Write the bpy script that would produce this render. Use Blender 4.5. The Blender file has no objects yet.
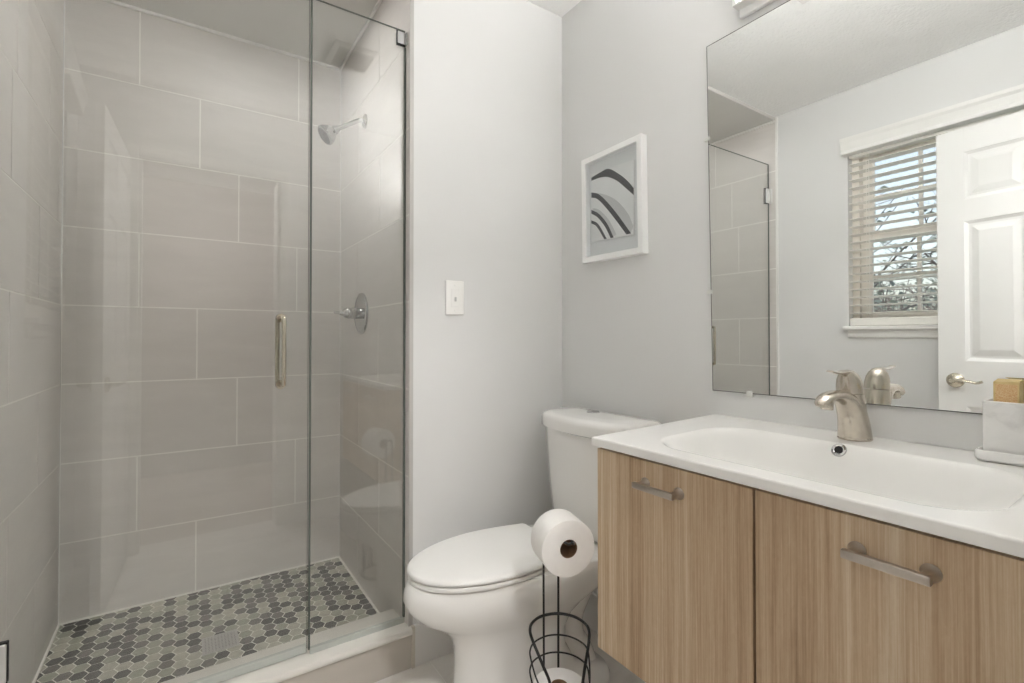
import bpy, bmesh, math, random
from mathutils import Vector, Matrix

scene = bpy.context.scene
COL = scene.collection
PI = math.pi
H = 1.135                      # eye height of the camera above the bathroom floor

# ------------------------------------------------------------------ camera
cam_data = bpy.data.cameras.new('camera')
cam = bpy.data.objects.new('camera', cam_data)
COL.objects.link(cam)
cam.location = (0, 0, H)
cam.rotation_euler = (math.radians(90 + 0.63), 0, -math.radians(33.81))
cam_data.sensor_width = 36
cam_data.lens = 489.0 / 1024 * 36
cam_data.shift_y = -(341.5 - 332.7) / 1024
cam_data.clip_start = 0.02
scene.camera = cam

# ------------------------------------------------------------------ world, exposure
world = bpy.data.worlds.new('world')
scene.world = world
world.use_nodes = True
wn = world.node_tree
wn.nodes.clear()
w_out = wn.nodes.new('ShaderNodeOutputWorld')
w_bg = wn.nodes.new('ShaderNodeBackground')
w_sky = wn.nodes.new('ShaderNodeTexSky')
w_sky.sky_type = 'NISHITA'
w_sky.sun_disc = False
w_sky.sun_elevation = math.radians(24)
w_sky.sun_rotation = math.radians(70)
w_sky.air_density = 1.2
w_sky.dust_density = 3.0
w_bg.inputs['Strength'].default_value = 0.115
w_hsv = wn.nodes.new('ShaderNodeHueSaturation')
w_hsv.inputs['Saturation'].default_value = 0.5
wn.links.new(w_sky.outputs[0], w_hsv.inputs['Color'])
wn.links.new(w_hsv.outputs[0], w_bg.inputs['Color'])
wn.links.new(w_bg.outputs[0], w_out.inputs['Surface'])

vs = scene.view_settings
vs.view_transform = 'Standard'
vs.look = 'None'
vs.gamma = 1
vs.use_curve_mapping = False
vs.exposure = 1.37
VANITY_GLOW = 13.0             # emission of the vanity light's front diffuser
UPLIGHT_GLOW = 110.0           # emission of the open strip on top of the vanity light
HALL_GLOW = 60.0               # emission of the lamp added in the hallway as extra light
SHOWER_GLOW = 31.0             # emission of the disc added over the shower to brighten its tiles
scene.cycles.use_denoising = True
scene.cycles.max_bounces = 14
scene.cycles.diffuse_bounces = 8
scene.cycles.glossy_bounces = 8
scene.cycles.transparent_max_bounces = 24
scene.cycles.transmission_bounces = 8
scene.cycles.sample_clamp_indirect = 6.0
scene.cycles.caustics_reflective = True
scene.cycles.caustics_refractive = False

# ------------------------------------------------------------------ material helpers
def lin(c):
    c = c / 255.0
    return c / 12.92 if c <= 0.04045 else ((c + 0.055) / 1.055) ** 2.4
def rgb(r, g, b):
    return (lin(r), lin(g), lin(b), 1)

def new_mat(name):
    m = bpy.data.materials.new(name)
    m.use_nodes = True
    nt = m.node_tree
    return m, nt, nt.nodes['Principled BSDF']

def coords(nt, scale=(1, 1, 1)):
    tc = nt.nodes.new('ShaderNodeTexCoord')
    mp = nt.nodes.new('ShaderNodeMapping')
    mp.inputs['Scale'].default_value = scale
    nt.links.new(tc.outputs['Object'], mp.inputs['Vector'])
    return mp.outputs['Vector']

def noise(nt, scale, detail=4, vscale=(1, 1, 1), rough=0.5, dist=0.0):
    n = nt.nodes.new('ShaderNodeTexNoise')
    n.inputs['Scale'].default_value = scale
    n.inputs['Detail'].default_value = detail
    n.inputs['Roughness'].default_value = rough
    n.inputs['Distortion'].default_value = dist
    nt.links.new(coords(nt, vscale), n.inputs['Vector'])
    return n.outputs['Fac']

def ramp(nt, fac, stops):
    r = nt.nodes.new('ShaderNodeValToRGB')
    el = r.color_ramp.elements
    el[0].position, el[0].color = stops[0]
    el[1].position, el[1].color = stops[-1]
    for p, c in stops[1:-1]:
        e = el.new(p); e.color = c
    nt.links.new(fac, r.inputs['Fac'])
    return r.outputs['Color']

def bump(nt, bsdf, fac, strength, dist=0.002):
    b = nt.nodes.new('ShaderNodeBump')
    b.inputs['Strength'].default_value = strength
    b.inputs['Distance'].default_value = dist
    nt.links.new(fac, b.inputs['Height'])
    nt.links.new(b.outputs['Normal'], bsdf.inputs['Normal'])

def mat_simple(name, col, rough=0.5, metal=0.0, var=0.03, nscale=8, spec=0.5, bump_s=0.0, bump_scale=200, bump_d=0.001):
    m, nt, b = new_mat(name)
    f = noise(nt, nscale, 3)
    lo = tuple(max(0, c * (1 - var)) for c in col[:3]) + (1,)
    hi = tuple(min(1, c * (1 + var)) for c in col[:3]) + (1,)
    nt.links.new(ramp(nt, f, [(0.3, lo), (0.7, hi)]), b.inputs['Base Color'])
    b.inputs['Roughness'].default_value = rough
    b.inputs['Metallic'].default_value = metal
    b.inputs['Specular IOR Level'].default_value = spec
    if bump_s:
        bump(nt, b, noise(nt, bump_scale, 3), bump_s, bump_d)
    return m

def mat_emit(name, col, strength):
    m, nt, b = new_mat(name)
    b.inputs['Base Color'].default_value = col
    b.inputs['Emission Color'].default_value = col
    b.inputs['Emission Strength'].default_value = strength
    return m

def mat_thin_glass(name, tint, ior=1.5, rough=0.0):
    m = bpy.data.materials.new(name)
    m.use_nodes = True
    nt = m.node_tree
    nt.nodes.clear()
    out = nt.nodes.new('ShaderNodeOutputMaterial')
    mix = nt.nodes.new('ShaderNodeMixShader')
    tr = nt.nodes.new('ShaderNodeBsdfTransparent')
    gl = nt.nodes.new('ShaderNodeBsdfGlossy')
    fr = nt.nodes.new('ShaderNodeFresnel')
    # straight-through panes: the leaving face reflects like the entering one
    geo = nt.nodes.new('ShaderNodeNewGeometry')
    mr = nt.nodes.new('ShaderNodeMapRange')
    mr.inputs['To Min'].default_value = ior
    mr.inputs['To Max'].default_value = 1.0 / ior
    nt.links.new(geo.outputs['Backfacing'], mr.inputs['Value'])
    nt.links.new(mr.outputs['Result'], fr.inputs['IOR'])
    tr.inputs['Color'].default_value = tint
    gl.inputs['Roughness'].default_value = rough
    nt.links.new(fr.outputs[0], mix.inputs[0])
    nt.links.new(tr.outputs[0], mix.inputs[1])
    nt.links.new(gl.outputs[0], mix.inputs[2])
    nt.links.new(mix.outputs[0], out.inputs['Surface'])
    return m

WALLC = rgb(221, 221, 220)
M = {}
M['paint'] = mat_simple('wall_paint', WALLC, 0.75, var=0.012, nscale=2, spec=0.25, bump_s=0.06, bump_scale=260)
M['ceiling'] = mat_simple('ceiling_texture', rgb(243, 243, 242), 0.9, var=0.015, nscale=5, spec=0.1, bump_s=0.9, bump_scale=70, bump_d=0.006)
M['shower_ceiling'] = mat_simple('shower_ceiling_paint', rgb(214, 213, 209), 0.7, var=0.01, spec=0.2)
M['white_trim'] = mat_simple('white_trim_paint', rgb(233, 232, 229), 0.35, var=0.01)
M['door_paint'] = mat_simple('door_paint', rgb(232, 232, 230), 0.4, var=0.01)
M['grout'] = mat_simple('tile_grout', rgb(240, 238, 233), 0.85, var=0.03, nscale=30)
M['curb_top'] = mat_simple('curb_stone', rgb(226, 223, 216), 0.35, var=0.03, nscale=6)
M['curb_front'] = mat_simple('curb_tile', rgb(196, 190, 181), 0.45, var=0.03, nscale=10)
M['tile_edge'] = mat_simple('tile_edge_strip', rgb(205, 198, 186), 0.45, var=0.02)
M['edge_grey'] = mat_simple('grey_tile_edge', rgb(186, 184, 180), 0.45, var=0.02)
M['porcelain'] = mat_simple('porcelain', rgb(236, 235, 232), 0.12, var=0.006)
M['seat_plastic'] = mat_simple('seat_plastic', rgb(234, 233, 230), 0.28, var=0.006)
M['sink_white'] = mat_simple('sink_ceramic', rgb(240, 239, 236), 0.16, var=0.005)
M['chrome'] = mat_simple('chrome', (0.58, 0.58, 0.58, 1), 0.06, 1.0, var=0.02)
M['satin'] = mat_simple('satin_chrome', rgb(228, 228, 226), 0.42, 0.85, var=0.02)
M['steel'] = mat_simple('steel_grate', rgb(196, 196, 194), 0.42, 0.7, var=0.05, nscale=90)
M['nickel'] = mat_simple('brushed_nickel', rgb(198, 190, 178), 0.24, 1.0, var=0.05, nscale=60)
M['pull_metal'] = mat_simple('pull_metal', rgb(184, 176, 166), 0.32, 1.0, var=0.05, nscale=80)
M['pull_dark'] = mat_simple('polished_nickel', rgb(206, 200, 184), 0.16, 1.0, var=0.03)
M['gap_shade'] = mat_simple('painted_gap_shade', rgb(38, 33, 30), 0.8, var=0.05)  # near-black colour painted in for the shade of the gaps
M['black_wire'] = mat_simple('black_wire', rgb(12, 12, 12), 0.4, var=0.1, spec=0.5)
M['paper'] = mat_simple('tissue_paper', rgb(238, 236, 233), 0.95, var=0.015, nscale=60, spec=0.05, bump_s=0.35, bump_scale=320, bump_d=0.0012)
M['cardboard'] = mat_simple('cardboard_core', rgb(120, 92, 66), 0.9, var=0.08, nscale=40)
M['black'] = mat_simple('black_hole', rgb(16, 16, 16), 0.6, var=0.05)
M['plate'] = mat_simple('switch_plastic', rgb(240, 239, 236), 0.35, var=0.004)
M['frame_white'] = mat_simple('frame_white', rgb(243, 243, 242), 0.4, var=0.01)
M['mat_board'] = mat_simple('mat_board', rgb(224, 224, 223), 0.85, var=0.01)
M['print_white'] = mat_simple('print_paper', rgb(232, 231, 229), 0.8, var=0.02, nscale=30)
M['ink_black'] = mat_simple('print_ink', rgb(66, 65, 67), 0.8, var=0.12, nscale=60)
M['ink_grey'] = mat_simple('print_wash', rgb(200, 199, 198), 0.8, var=0.05, nscale=200)
M['clip'] = mat_simple('clear_plastic_clip', rgb(226, 226, 222), 0.2, var=0.02)
M['slat'] = mat_simple('blind_slat', rgb(242, 240, 234), 0.4, var=0.015)
M['sash'] = mat_simple('window_sash', rgb(241, 236, 228), 0.45, var=0.02)
M['brass'] = mat_simple('dark_bronze', rgb(120, 100, 76), 0.4, 1.0, var=0.08)
M['vent_white'] = mat_simple('vent_plastic', rgb(228, 227, 224), 0.45, var=0.01)
M['vent_grey'] = mat_simple('vent_grille_grey', rgb(128, 128, 126), 0.6, var=0.03)
M['vent_dark'] = mat_simple('vent_inside', rgb(90, 90, 88), 0.8, var=0.05)
M['carpet'] = mat_simple('hall_carpet', rgb(170, 160, 152), 0.95, var=0.1, nscale=150, spec=0.05)
M['hall_paint'] = mat_simple('hall_paint', rgb(158, 150, 146), 0.8, var=0.01, spec=0.2)
M['diffuser'] = mat_emit('lamp_diffuser', (1.0, 0.985, 0.965, 1), VANITY_GLOW)
M['uplight'] = mat_emit('lamp_uplight', (1.0, 0.985, 0.965, 1), UPLIGHT_GLOW)
M['shower_fill'] = mat_emit('added_shower_glow', (1.0, 0.985, 0.965, 1), SHOWER_GLOW)
M['hall_fill'] = mat_emit('added_hall_glow', (1.0, 0.985, 0.97, 1), HALL_GLOW)
M['glass'] = mat_thin_glass('shower_glass', (0.980, 0.986, 0.978, 1), 1.9)
M['pane'] = mat_thin_glass('window_glass', (0.97, 0.98, 0.985, 1), 1.45)
M['glass_edge'] = mat_simple('glass_edge', rgb(92, 99, 93), 0.2, var=0.03)
M['seal'] = mat_simple('clear_seal', rgb(190, 194, 188), 0.3, var=0.02)
M['bark'] = mat_simple('tree_bark', rgb(96, 92, 90), 0.9, var=0.25, nscale=12)
M['leaf'] = mat_simple('tree_leaf', rgb(128, 138, 132), 0.7, var=0.3, nscale=3)
M['lawn'] = mat_simple('lawn', rgb(164, 168, 160), 0.95, var=0.2, nscale=4)

# mirror
m, nt, b = new_mat('mirror_silver')
b.inputs['Base Color'].default_value = (0.93, 0.945, 0.935, 1)
b.inputs['Metallic'].default_value = 1
b.inputs['Roughness'].default_value = 0.0
M['mirror'] = m
M['mirror_edge'] = mat_simple('mirror_edge', rgb(96, 98, 94), 0.3, var=0.05)

# shower wall tile
def tile_mat(name, vscale):
    m, nt, b = new_mat(name)
    f = noise(nt, 3.0, 6, vscale, 0.6, 0.4)
    nt.links.new(ramp(nt, f, [(0.25, rgb(210, 206, 202)), (0.55, rgb(215, 211, 207)), (0.8, rgb(220, 216, 212))]), b.inputs['Base Color'])
    b.inputs['Roughness'].default_value = 0.42
    b.inputs['Specular IOR Level'].default_value = 0.4
    return m
M['tile'] = tile_mat('shower_tile', (1.4, 1.4, 7))

# floor tile with soft veins
m, nt, b = new_mat('floor_marble')
f = noise(nt, 2.2, 8, (1, 1.8, 1), 0.62, 1.6)
nt.links.new(ramp(nt, f, [(0.3, rgb(202, 196, 188)), (0.46, rgb(222, 218, 212)), (0.7, rgb(230, 227, 222))]), b.inputs['Base Color'])
b.inputs['Roughness'].default_value = 0.3
M['floor_tile'] = m
M['base_tile'] = mat_simple('base_tile', rgb(224, 222, 219), 0.3, var=0.015, nscale=3)

# mosaic tones
def hex_mat(name, a, c):
    m, nt, b = new_mat(name)
    f = noise(nt, 38, 6, (1, 1, 1), 0.65, 0.8)
    nt.links.new(ramp(nt, f, [(0.3, a), (0.7, c)]), b.inputs['Base Color'])
    b.inputs['Roughness'].default_value = 0.4
    return m
HEX = [hex_mat('mosaic_black', rgb(26, 26, 25), rgb(46, 46, 43)),
       hex_mat('mosaic_charcoal', rgb(48, 48, 46), rgb(72, 71, 68)),
       hex_mat('mosaic_grey', rgb(82, 81, 77), rgb(108, 107, 100)),
       hex_mat('mosaic_sage', rgb(140, 142, 126), rgb(168, 170, 154)),
       hex_mat('mosaic_pale', rgb(158, 158, 144), rgb(190, 189, 175))]
M['hex_grout'] = mat_simple('mosaic_grout', rgb(236, 236, 228), 0.85, var=0.03, nscale=40)

# wood laminate: grain runs up and down
def wood_mat(name, off, stripe):
    m, nt, b = new_mat(name)
    tc = nt.nodes.new('ShaderNodeTexCoord')
    def nz(scale, detail, vs, rough=0.5, dist=0.0):
        mp = nt.nodes.new('ShaderNodeMapping')
        mp.inputs['Scale'].default_value = vs
        mp.inputs['Location'].default_value = (off, off * 1.7, off * 0.3)
        nt.links.new(tc.outputs['Object'], mp.inputs['Vector'])
        n = nt.nodes.new('ShaderNodeTexNoise')
        n.inputs['Scale'].default_value = scale
        n.inputs['Detail'].default_value = detail
        n.inputs['Roughness'].default_value = rough
        n.inputs['Distortion'].default_value = dist
        nt.links.new(mp.outputs['Vector'], n.inputs['Vector'])
        return n.outputs['Fac']
    broad = nz(1.0, 3, (1, 16, 0.35))
    mid = nz(1.0, 4, (1, 70, 1.0), 0.6, 0.3)
    fine = nz(1.0, 3, (1, 300, 4.0), 0.7)
    fleck = nz(1.0, 4, (1, 130, 40), 0.7, 1.0)
    def mth(op, a, bb):
        n = nt.nodes.new('ShaderNodeMath'); n.operation = op
        for i, v in enumerate((a, bb)):
            if isinstance(v, (int, float)): n.inputs[i].default_value = v
            else: nt.links.new(v, n.inputs[i])
        return n.outputs[0]
    s = mth('ADD', mth('MULTIPLY', broad, 0.26), mth('MULTIPLY', mid, 0.30))
    s = mth('ADD', s, mth('MULTIPLY', fine, 0.34))
    s = mth('ADD', s, mth('MULTIPLY', fleck, 0.10))
    # flitches of the laminate: stepped bands across the door, some of them pale sapwood
    band = ramp(nt, nz(1.0, 1, (0.0, 11, 0.0), 0.5), [(0.38, (0.36, 0.36, 0.36, 1)), (0.42, (0.50, 0.50, 0.50, 1)), (0.50, (0.44, 0.44, 0.44, 1)), (0.545, (0.53, 0.53, 0.53, 1)), (0.60, (0.48, 0.48, 0.48, 1)), (0.635, (0.72, 0.72, 0.72, 1)), (0.665, (0.52, 0.52, 0.52, 1))])
    s = mth('ADD', mth('MULTIPLY', s, 0.80), mth('MULTIPLY', band, 0.20))
    s = mth('ADD', mth('MULTIPLY', mth('SUBTRACT', s, 0.5), 1.35), 0.515)
    # one pale sapwood stripe down each door
    sep = nt.nodes.new('ShaderNodeSeparateXYZ')
    nt.links.new(tc.outputs['Object'], sep.inputs[0])
    st_ = mth('SUBTRACT', 1.0, mth('MULTIPLY', mth('ABSOLUTE', mth('SUBTRACT', sep.outputs['Y'], stripe), 0.0), 110.0))
    cl = nt.nodes.new('ShaderNodeClamp'); nt.links.new(st_, cl.inputs[0])
    s = mth('ADD', s, mth('MULTIPLY', cl.outputs[0], 0.085))
    c = ramp(nt, s, [(0.32, rgb(142, 117, 92)), (0.44, rgb(174, 149, 121)), (0.54, rgb(193, 170, 142)), (0.68, rgb(214, 199, 176))])
    nt.links.new(c, b.inputs['Base Color'])
    b.inputs['Roughness'].default_value = 0.5
    b.inputs['Specular IOR Level'].default_value = 0.3
    bump(nt, b, fine, 0.12, 0.0008)
    return m
M['wood'] = wood_mat('oak_laminate', 0.0, 0.6265)
M['wood_right'] = wood_mat('oak_laminate_second', 3.7, 0.3395)

# white marble-look resin
m, nt, b = new_mat('marble_resin')
f = noise(nt, 9, 6, (1, 1, 1), 0.6, 2.0)
nt.links.new(ramp(nt, f, [(0.32, rgb(206, 204, 202)), (0.48, rgb(232, 231, 229)), (0.7, rgb(238, 237, 235))]), b.inputs['Base Color'])
b.inputs['Roughness'].default_value = 0.3
M['marble'] = m

# kraft soap box with a printed panel of fine lines
m, nt, b = new_mat('soap_box_card')
tc = nt.nodes.new('ShaderNodeTexCoord')
sep = nt.nodes.new('ShaderNodeSeparateXYZ')
nt.links.new(tc.outputs['Object'], sep.inputs[0])
f = noise(nt, 60, 3, (1, 1, 1))
nt.links.new(ramp(nt, f, [(0.3, rgb(208, 184, 128)), (0.7, rgb(222, 200, 148))]), b.inputs['Base Color'])
b.inputs['Roughness'].default_value = 0.6
M['soap_box'] = m
m, nt, b = new_mat('soap_box_print')
f = noise(nt, 1.0, 4, (1, 500, 900), 0.6)
nt.links.new(ramp(nt, f, [(0.4, rgb(206, 160, 112)), (0.52, rgb(216, 182, 134)), (0.62, rgb(226, 202, 158))]), b.inputs['Base Color'])
M['soap_print'] = m

# ------------------------------------------------------------------ mesh helpers
def finish(bm, name, mats, parent=None, smooth=None, recalc=True):
    if recalc:
        bmesh.ops.recalc_face_normals(bm, faces=bm.faces)
    me = bpy.data.meshes.new(name)
    bm.to_mesh(me); bm.free()
    if not isinstance(mats, (list, tuple)):
        mats = [mats]
    for mm in mats:
        me.materials.append(mm)
    if smooth is not None:
        me.shade_smooth()
        me.set_sharp_from_angle(angle=math.radians(smooth))
    o = bpy.data.objects.new(name, me)
    COL.objects.link(o)
    if parent is not None:
        o.parent = parent
        o.matrix_parent_inverse = parent.matrix_world.inverted()
    return o

def box(bm, x0, x1, y0, y1, z0, z1, mi=0, bev=0.0, seg=2):
    vsx = [bm.verts.new((x, y, z)) for z in (z0, z1) for y in (y0, y1) for x in (x0, x1)]
    fs = []
    for idx in ((0, 2, 3, 1), (4, 5, 7, 6), (0, 1, 5, 4), (2, 6, 7, 3), (0, 4, 6, 2), (1, 3, 7, 5)):
        f = bm.faces.new([vsx[i] for i in idx]); f.material_index = mi; fs.append(f)
    if bev > 0:
        es = set(e for f in fs for e in f.edges)
        r = bmesh.ops.bevel(bm, geom=list(es), offset=bev, segments=seg, profile=0.5, affect='EDGES')
        for f in r['faces']:
            f.material_index = mi
    return vsx

def frame_axes(d):
    d = Vector(d).normalized()
    a = Vector((0, 0, 1)) if abs(d.z) < 0.9 else Vector((1, 0, 0))
    u = d.cross(a).normalized()
    v = d.cross(u).normalized()
    return u, v

def lathe(bm, prof, origin, axis, seg=32, mi=0, caps=True):
    """prof: list of (radius, distance along axis)."""
    axis = Vector(axis).normalized(); o = Vector(origin)
    u, v = frame_axes(axis)
    rings = []
    for r, h in prof:
        c = o + axis * h
        if r < 1e-6:
            rings.append([bm.verts.new(c)])
        else:
            rings.append([bm.verts.new(c + (u * math.cos(2 * PI * i / seg) + v * math.sin(2 * PI * i / seg)) * r) for i in range(seg)])
    skin_rings(bm, rings, mi, caps)

def skin_rings(bm, rings, mi=0, caps=True):
    for a, c in zip(rings[:-1], rings[1:]):
        n = max(len(a), len(c))
        for i in range(n):
            j = (i + 1) % n
            if len(a) == 1 and len(c) == 1: continue
            if len(a) == 1: vv = [a[0], c[i], c[j]]
            elif len(c) == 1: vv = [a[i], a[j], c[0]]
            else: vv = [a[i], a[j], c[j], c[i]]
            f = bm.faces.new(vv); f.material_index = mi
    if caps:
        for r in (rings[0], rings[-1]):
            if len(r) > 2:
                f = bm.faces.new(r); f.material_index = mi

def catmull(pts, n=8, closed=False):
    P = [Vector(p) for p in pts]
    out = []
    L = len(P)
    segs = L if closed else L - 1
    for i in range(segs):
        if closed:
            p0, p1, p2, p3 = P[(i - 1) % L], P[i], P[(i + 1) % L], P[(i + 2) % L]
        else:
            p1, p2 = P[i], P[i + 1]
            p0 = P[i - 1] if i > 0 else p1 * 2 - p2
            p3 = P[i + 2] if i + 2 < L else p2 * 2 - p1
        for k in range(n):
            t = k / n
            out.append(0.5 * ((2 * p1) + (-p0 + p2) * t + (2 * p0 - 5 * p1 + 4 * p2 - p3) * t * t + (-p0 + 3 * p1 - 3 * p2 + p3) * t ** 3))
    if not closed:
        out.append(P[-1])
    return out

def tube(bm, pts, r, seg=10, mi=0, closed=False, caps=True):
    """r: number, or list of radii per point; a radius may be a pair (side, up)."""
    P = [Vector(p) for p in pts]
    n = len(P)
    rings = []
    prev_u = None
    for i, p in enumerate(P):
        if closed: t = P[(i + 1) % n] - P[(i - 1) % n]
        else: t = P[min(i + 1, n - 1)] - P[max(i - 1, 0)]
        t.normalize()
        if prev_u is None:
            u, v = frame_axes(t)
        else:
            u = (prev_u - t * prev_u.dot(t))
            if u.length < 1e-6: u, _ = frame_axes(t)
            u.normalize()
            v = t.cross(u).normalized()
        prev_u = u
        rr = r[i] if isinstance(r, (list, tuple)) else r
        ru, rv = rr if isinstance(rr, (list, tuple)) else (rr, rr)
        rings.append([bm.verts.new(p + u * ru * math.cos(2 * PI * k / seg) + v * rv * math.sin(2 * PI * k / seg)) for k in range(seg)])
    if closed:
        rings.append(rings[0])
        skin_rings(bm, rings, mi, False)
    else:
        skin_rings(bm, rings, mi, caps)

def loft(bm, sections, mi=0, caps=True):
    rings = [[bm.verts.new(p) for p in s] for s in sections]
    skin_rings(bm, rings, mi, caps)

def lerp_list(a, n):
    return [a[int(i)] for i in range(n)]

def empty(name, loc=(0, 0, 0), rotz=0.0):
    o = bpy.data.objects.new(name, None)
    COL.objects.link(o)
    o.location = loc
    o.rotation_euler = (0, 0, rotz)
    o.empty_display_size = 0.05
    bpy.context.view_layer.update()
    return o

def tag(o, label=None, cat=None, group=None, kind=None):
    if label: o['label'] = label
    if cat: o['category'] = cat
    if group: o['group'] = group
    if kind: o['kind'] = kind
    return o

def thing(name, label, cat, loc=(0, 0, 0), group=None):
    return tag(empty(name, loc), label, cat, group)

def struct(o, label=None, cat=None):
    return tag(o, label, cat, kind='structure')

# ------------------------------------------------------------------ room dimensions (metres)
XL, XM = -0.393, 1.335         # left wall, mirror wall
XS = 0.649                     # tiled right side of the shower
YB, YP = 2.517, 1.610          # back of the shower, front of the painted partition
YE = 0.070                     # room face of the entry wall
YG = 1.650                     # glass line
ZC, ZSC = 2.510, 2.492         # ceilings
ZSF = 0.043                    # shower floor
OX0, OX1, OZ = -0.145, 0.535, 2.095   # doorway
WY0, WY1, WZ0, WZ1 = 0.42, 1.210, 1.194, 2.185   # window opening

# floor: large pale tiles with thin joints
bm = bmesh.new()
box(bm, XL - 0.12, XM + 0.1, -0.05, YP + 0.02, -0.06, -0.0015, 1)
ys = [-0.05, 0.43, 1.04, YP]
xs = [XL, 0.113, 0.723, XM]
for i in range(3):
    for j in range(3):
        box(bm, xs[i] + 0.0012, xs[i + 1] - 0.0012, ys[j] + 0.0012, ys[j + 1] - 0.0012, -0.01, 0.0, 0)
struct(finish(bm, 'floor', [M['floor_tile'], M['grout']]), 'pale marble-look tile floor of the bathroom', 'floor')

# shower floor: hexagon mosaic
def clip_poly(poly, x0, x1, y0, y1):
    for ax, lim, sg in ((0, x0, 1), (0, x1, -1), (1, y0, 1), (1, y1, -1)):
        out = []
        for i in range(len(poly)):
            a, c = poly[i], poly[(i + 1) % len(poly)]
            da, dc = (a[ax] - lim) * sg, (c[ax] - lim) * sg
            if da >= 0: out.append(a)
            if (da >= 0) != (dc >= 0):
                t = da / (da - dc)
                out.append((a[0] + (c[0] - a[0]) * t, a[1] + (c[1] - a[1]) * t))
        poly = out
        if len(poly) < 3: return []
    return poly
bm = bmesh.new()
FX0, FX1, FY0, FY1 = XL + 0.006, XS - 0.006, 1.765, YB - 0.006
box(bm, XL - 0.02, XS + 0.02, 1.70, YB + 0.02, -0.06, ZSF - 0.0012, 5)
random.seed(11)
PY, PX = 0.0455, 0.0394
R = PX / 1.5 - 0.0024
for i in range(-14, 20):
    for j in range(-3, 24):
        cx = 0.115 + i * PX
        cy = 1.74 + j * PY + (PY / 2 if i % 2 else 0)
        if cx < FX0 - 0.04 or cx > FX1 + 0.04 or cy > FY1 + 0.04: continue
        ry = (PY - 0.0041) / 2
        poly = [(cx + R, cy), (cx + R / 2, cy + ry), (cx - R / 2, cy + ry), (cx - R, cy), (cx - R / 2, cy - ry), (cx + R / 2, cy - ry)]
        mi = random.choices((0, 1, 2, 3, 4), (0.17, 0.24, 0.13, 0.26, 0.20))[0]
        poly = clip_poly(poly, FX0, FX1, FY0, FY1)
        if len(poly) < 3: continue
        top = [bm.verts.new((p[0], p[1], ZSF)) for p in poly]
        bot = [bm.verts.new((p[0], p[1], ZSF - 0.003)) for p in poly]
        f = bm.faces.new(top); f.material_index = mi
        for k in range(len(poly)):
            q = (k + 1) % len(poly)
            f = bm.faces.new((bot[k], bot[q], top[q], top[k])); f.material_index = mi
struct(finish(bm, 'floor_shower', HEX + [M['hex_grout']]), 'hexagon mosaic shower floor in black, grey and pale green', 'floor')

# ceilings
bm = bmesh.new()
box(bm, XL - 0.12, XM + 0.1, -0.05, YP - 0.002, ZC, ZC + 0.08)
box(bm, XS + 0.031, XM + 0.1, YP - 0.002, YB + 0.05, ZC, ZC + 0.08)
struct(finish(bm, 'ceiling', M['ceiling']), 'white lightly textured bathroom ceiling', 'ceiling')
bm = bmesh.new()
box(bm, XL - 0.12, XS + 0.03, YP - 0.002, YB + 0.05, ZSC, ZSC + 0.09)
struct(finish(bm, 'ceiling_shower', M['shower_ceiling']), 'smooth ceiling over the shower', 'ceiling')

# left wall with the window opening (painted part)
bm = bmesh.new()
LX0, LX1 = XL - 0.14, XL
box(bm, LX0, LX1, -0.05, WY0, -0.02, ZC)
box(bm, LX0, LX1, WY1, 1.600, -0.02, ZC)
box(bm, LX0, LX1, WY0, WY1, -0.02, WZ0)
box(bm, LX0, LX1, WY0, WY1, WZ1, ZC)
struct(finish(bm, 'wall_left', M['paint']), 'pale grey painted wall with the window', 'wall')

# mirror wall and partition
bm = bmesh.new()
box(bm, XM, XM + 0.1, -0.05, YP + 0.1, -0.02, ZC)
struct(finish(bm, 'wall_right', M['paint']), 'pale grey painted wall carrying the mirror and picture', 'wall')
bm = bmesh.new()
box(bm, XS + 0.013, XM + 0.1, YP, YB + 0.05, -0.02, ZC)
struct(finish(bm, 'wall_partition', M['paint']), 'pale grey painted wall beside the shower with the switch', 'wall')

# entry wall with the doorway
bm = bmesh.new()
box(bm, XL - 0.02, OX0, -0.05, YE, -0.02, ZC)
box(bm, OX1, XM, -0.05, YE, -0.02, ZC)
box(bm, OX0, OX1, -0.05, YE, OZ, ZC)
struct(finish(bm, 'wall_front', M['paint']), 'entry wall with the open doorway', 'wall')

# tiled shower walls: grout slab with separate tile faces proud of it
ROWS = [ZSF + 0.3048 * k for k in range(8)] + [ZSC]
def tiled_wall(name, to3, u0, u1, joints, label, gap=0.0050):
    bm = bmesh.new()
    def slab(a0, a1, z0, z1, d0, d1, mi):
        vv = [bm.verts.new(to3(u, z, d)) for d in (d0, d1) for z in (z0, z1) for u in (a0, a1)]
        for idx in ((0, 2, 3, 1), (4, 5, 7, 6), (0, 1, 5, 4), (2, 6, 7, 3), (0, 4, 6, 2), (1, 3, 7, 5)):
            f = bm.faces.new([vv[i] for i in idx]); f.material_index = mi
    slab(u0, u1, 0.0, ZSC, 0.02, 0.0012, 1)
    for k in range(8):
        z0, z1 = ROWS[k], ROWS[k + 1]
        js = sorted(j for j in joints[k] if u0 + 0.02 < j < u1 - 0.02)
        ed = [u0] + js + [u1]
        for a, c in zip(ed[:-1], ed[1:]):
            slab(a + gap / 2, c - gap / 2, z0 + gap / 2, z1 - gap / 2, 0.004, 0.0, 0)
    return struct(finish(bm, name, [M['tile'], M['grout']]), label, 'wall')
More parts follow.
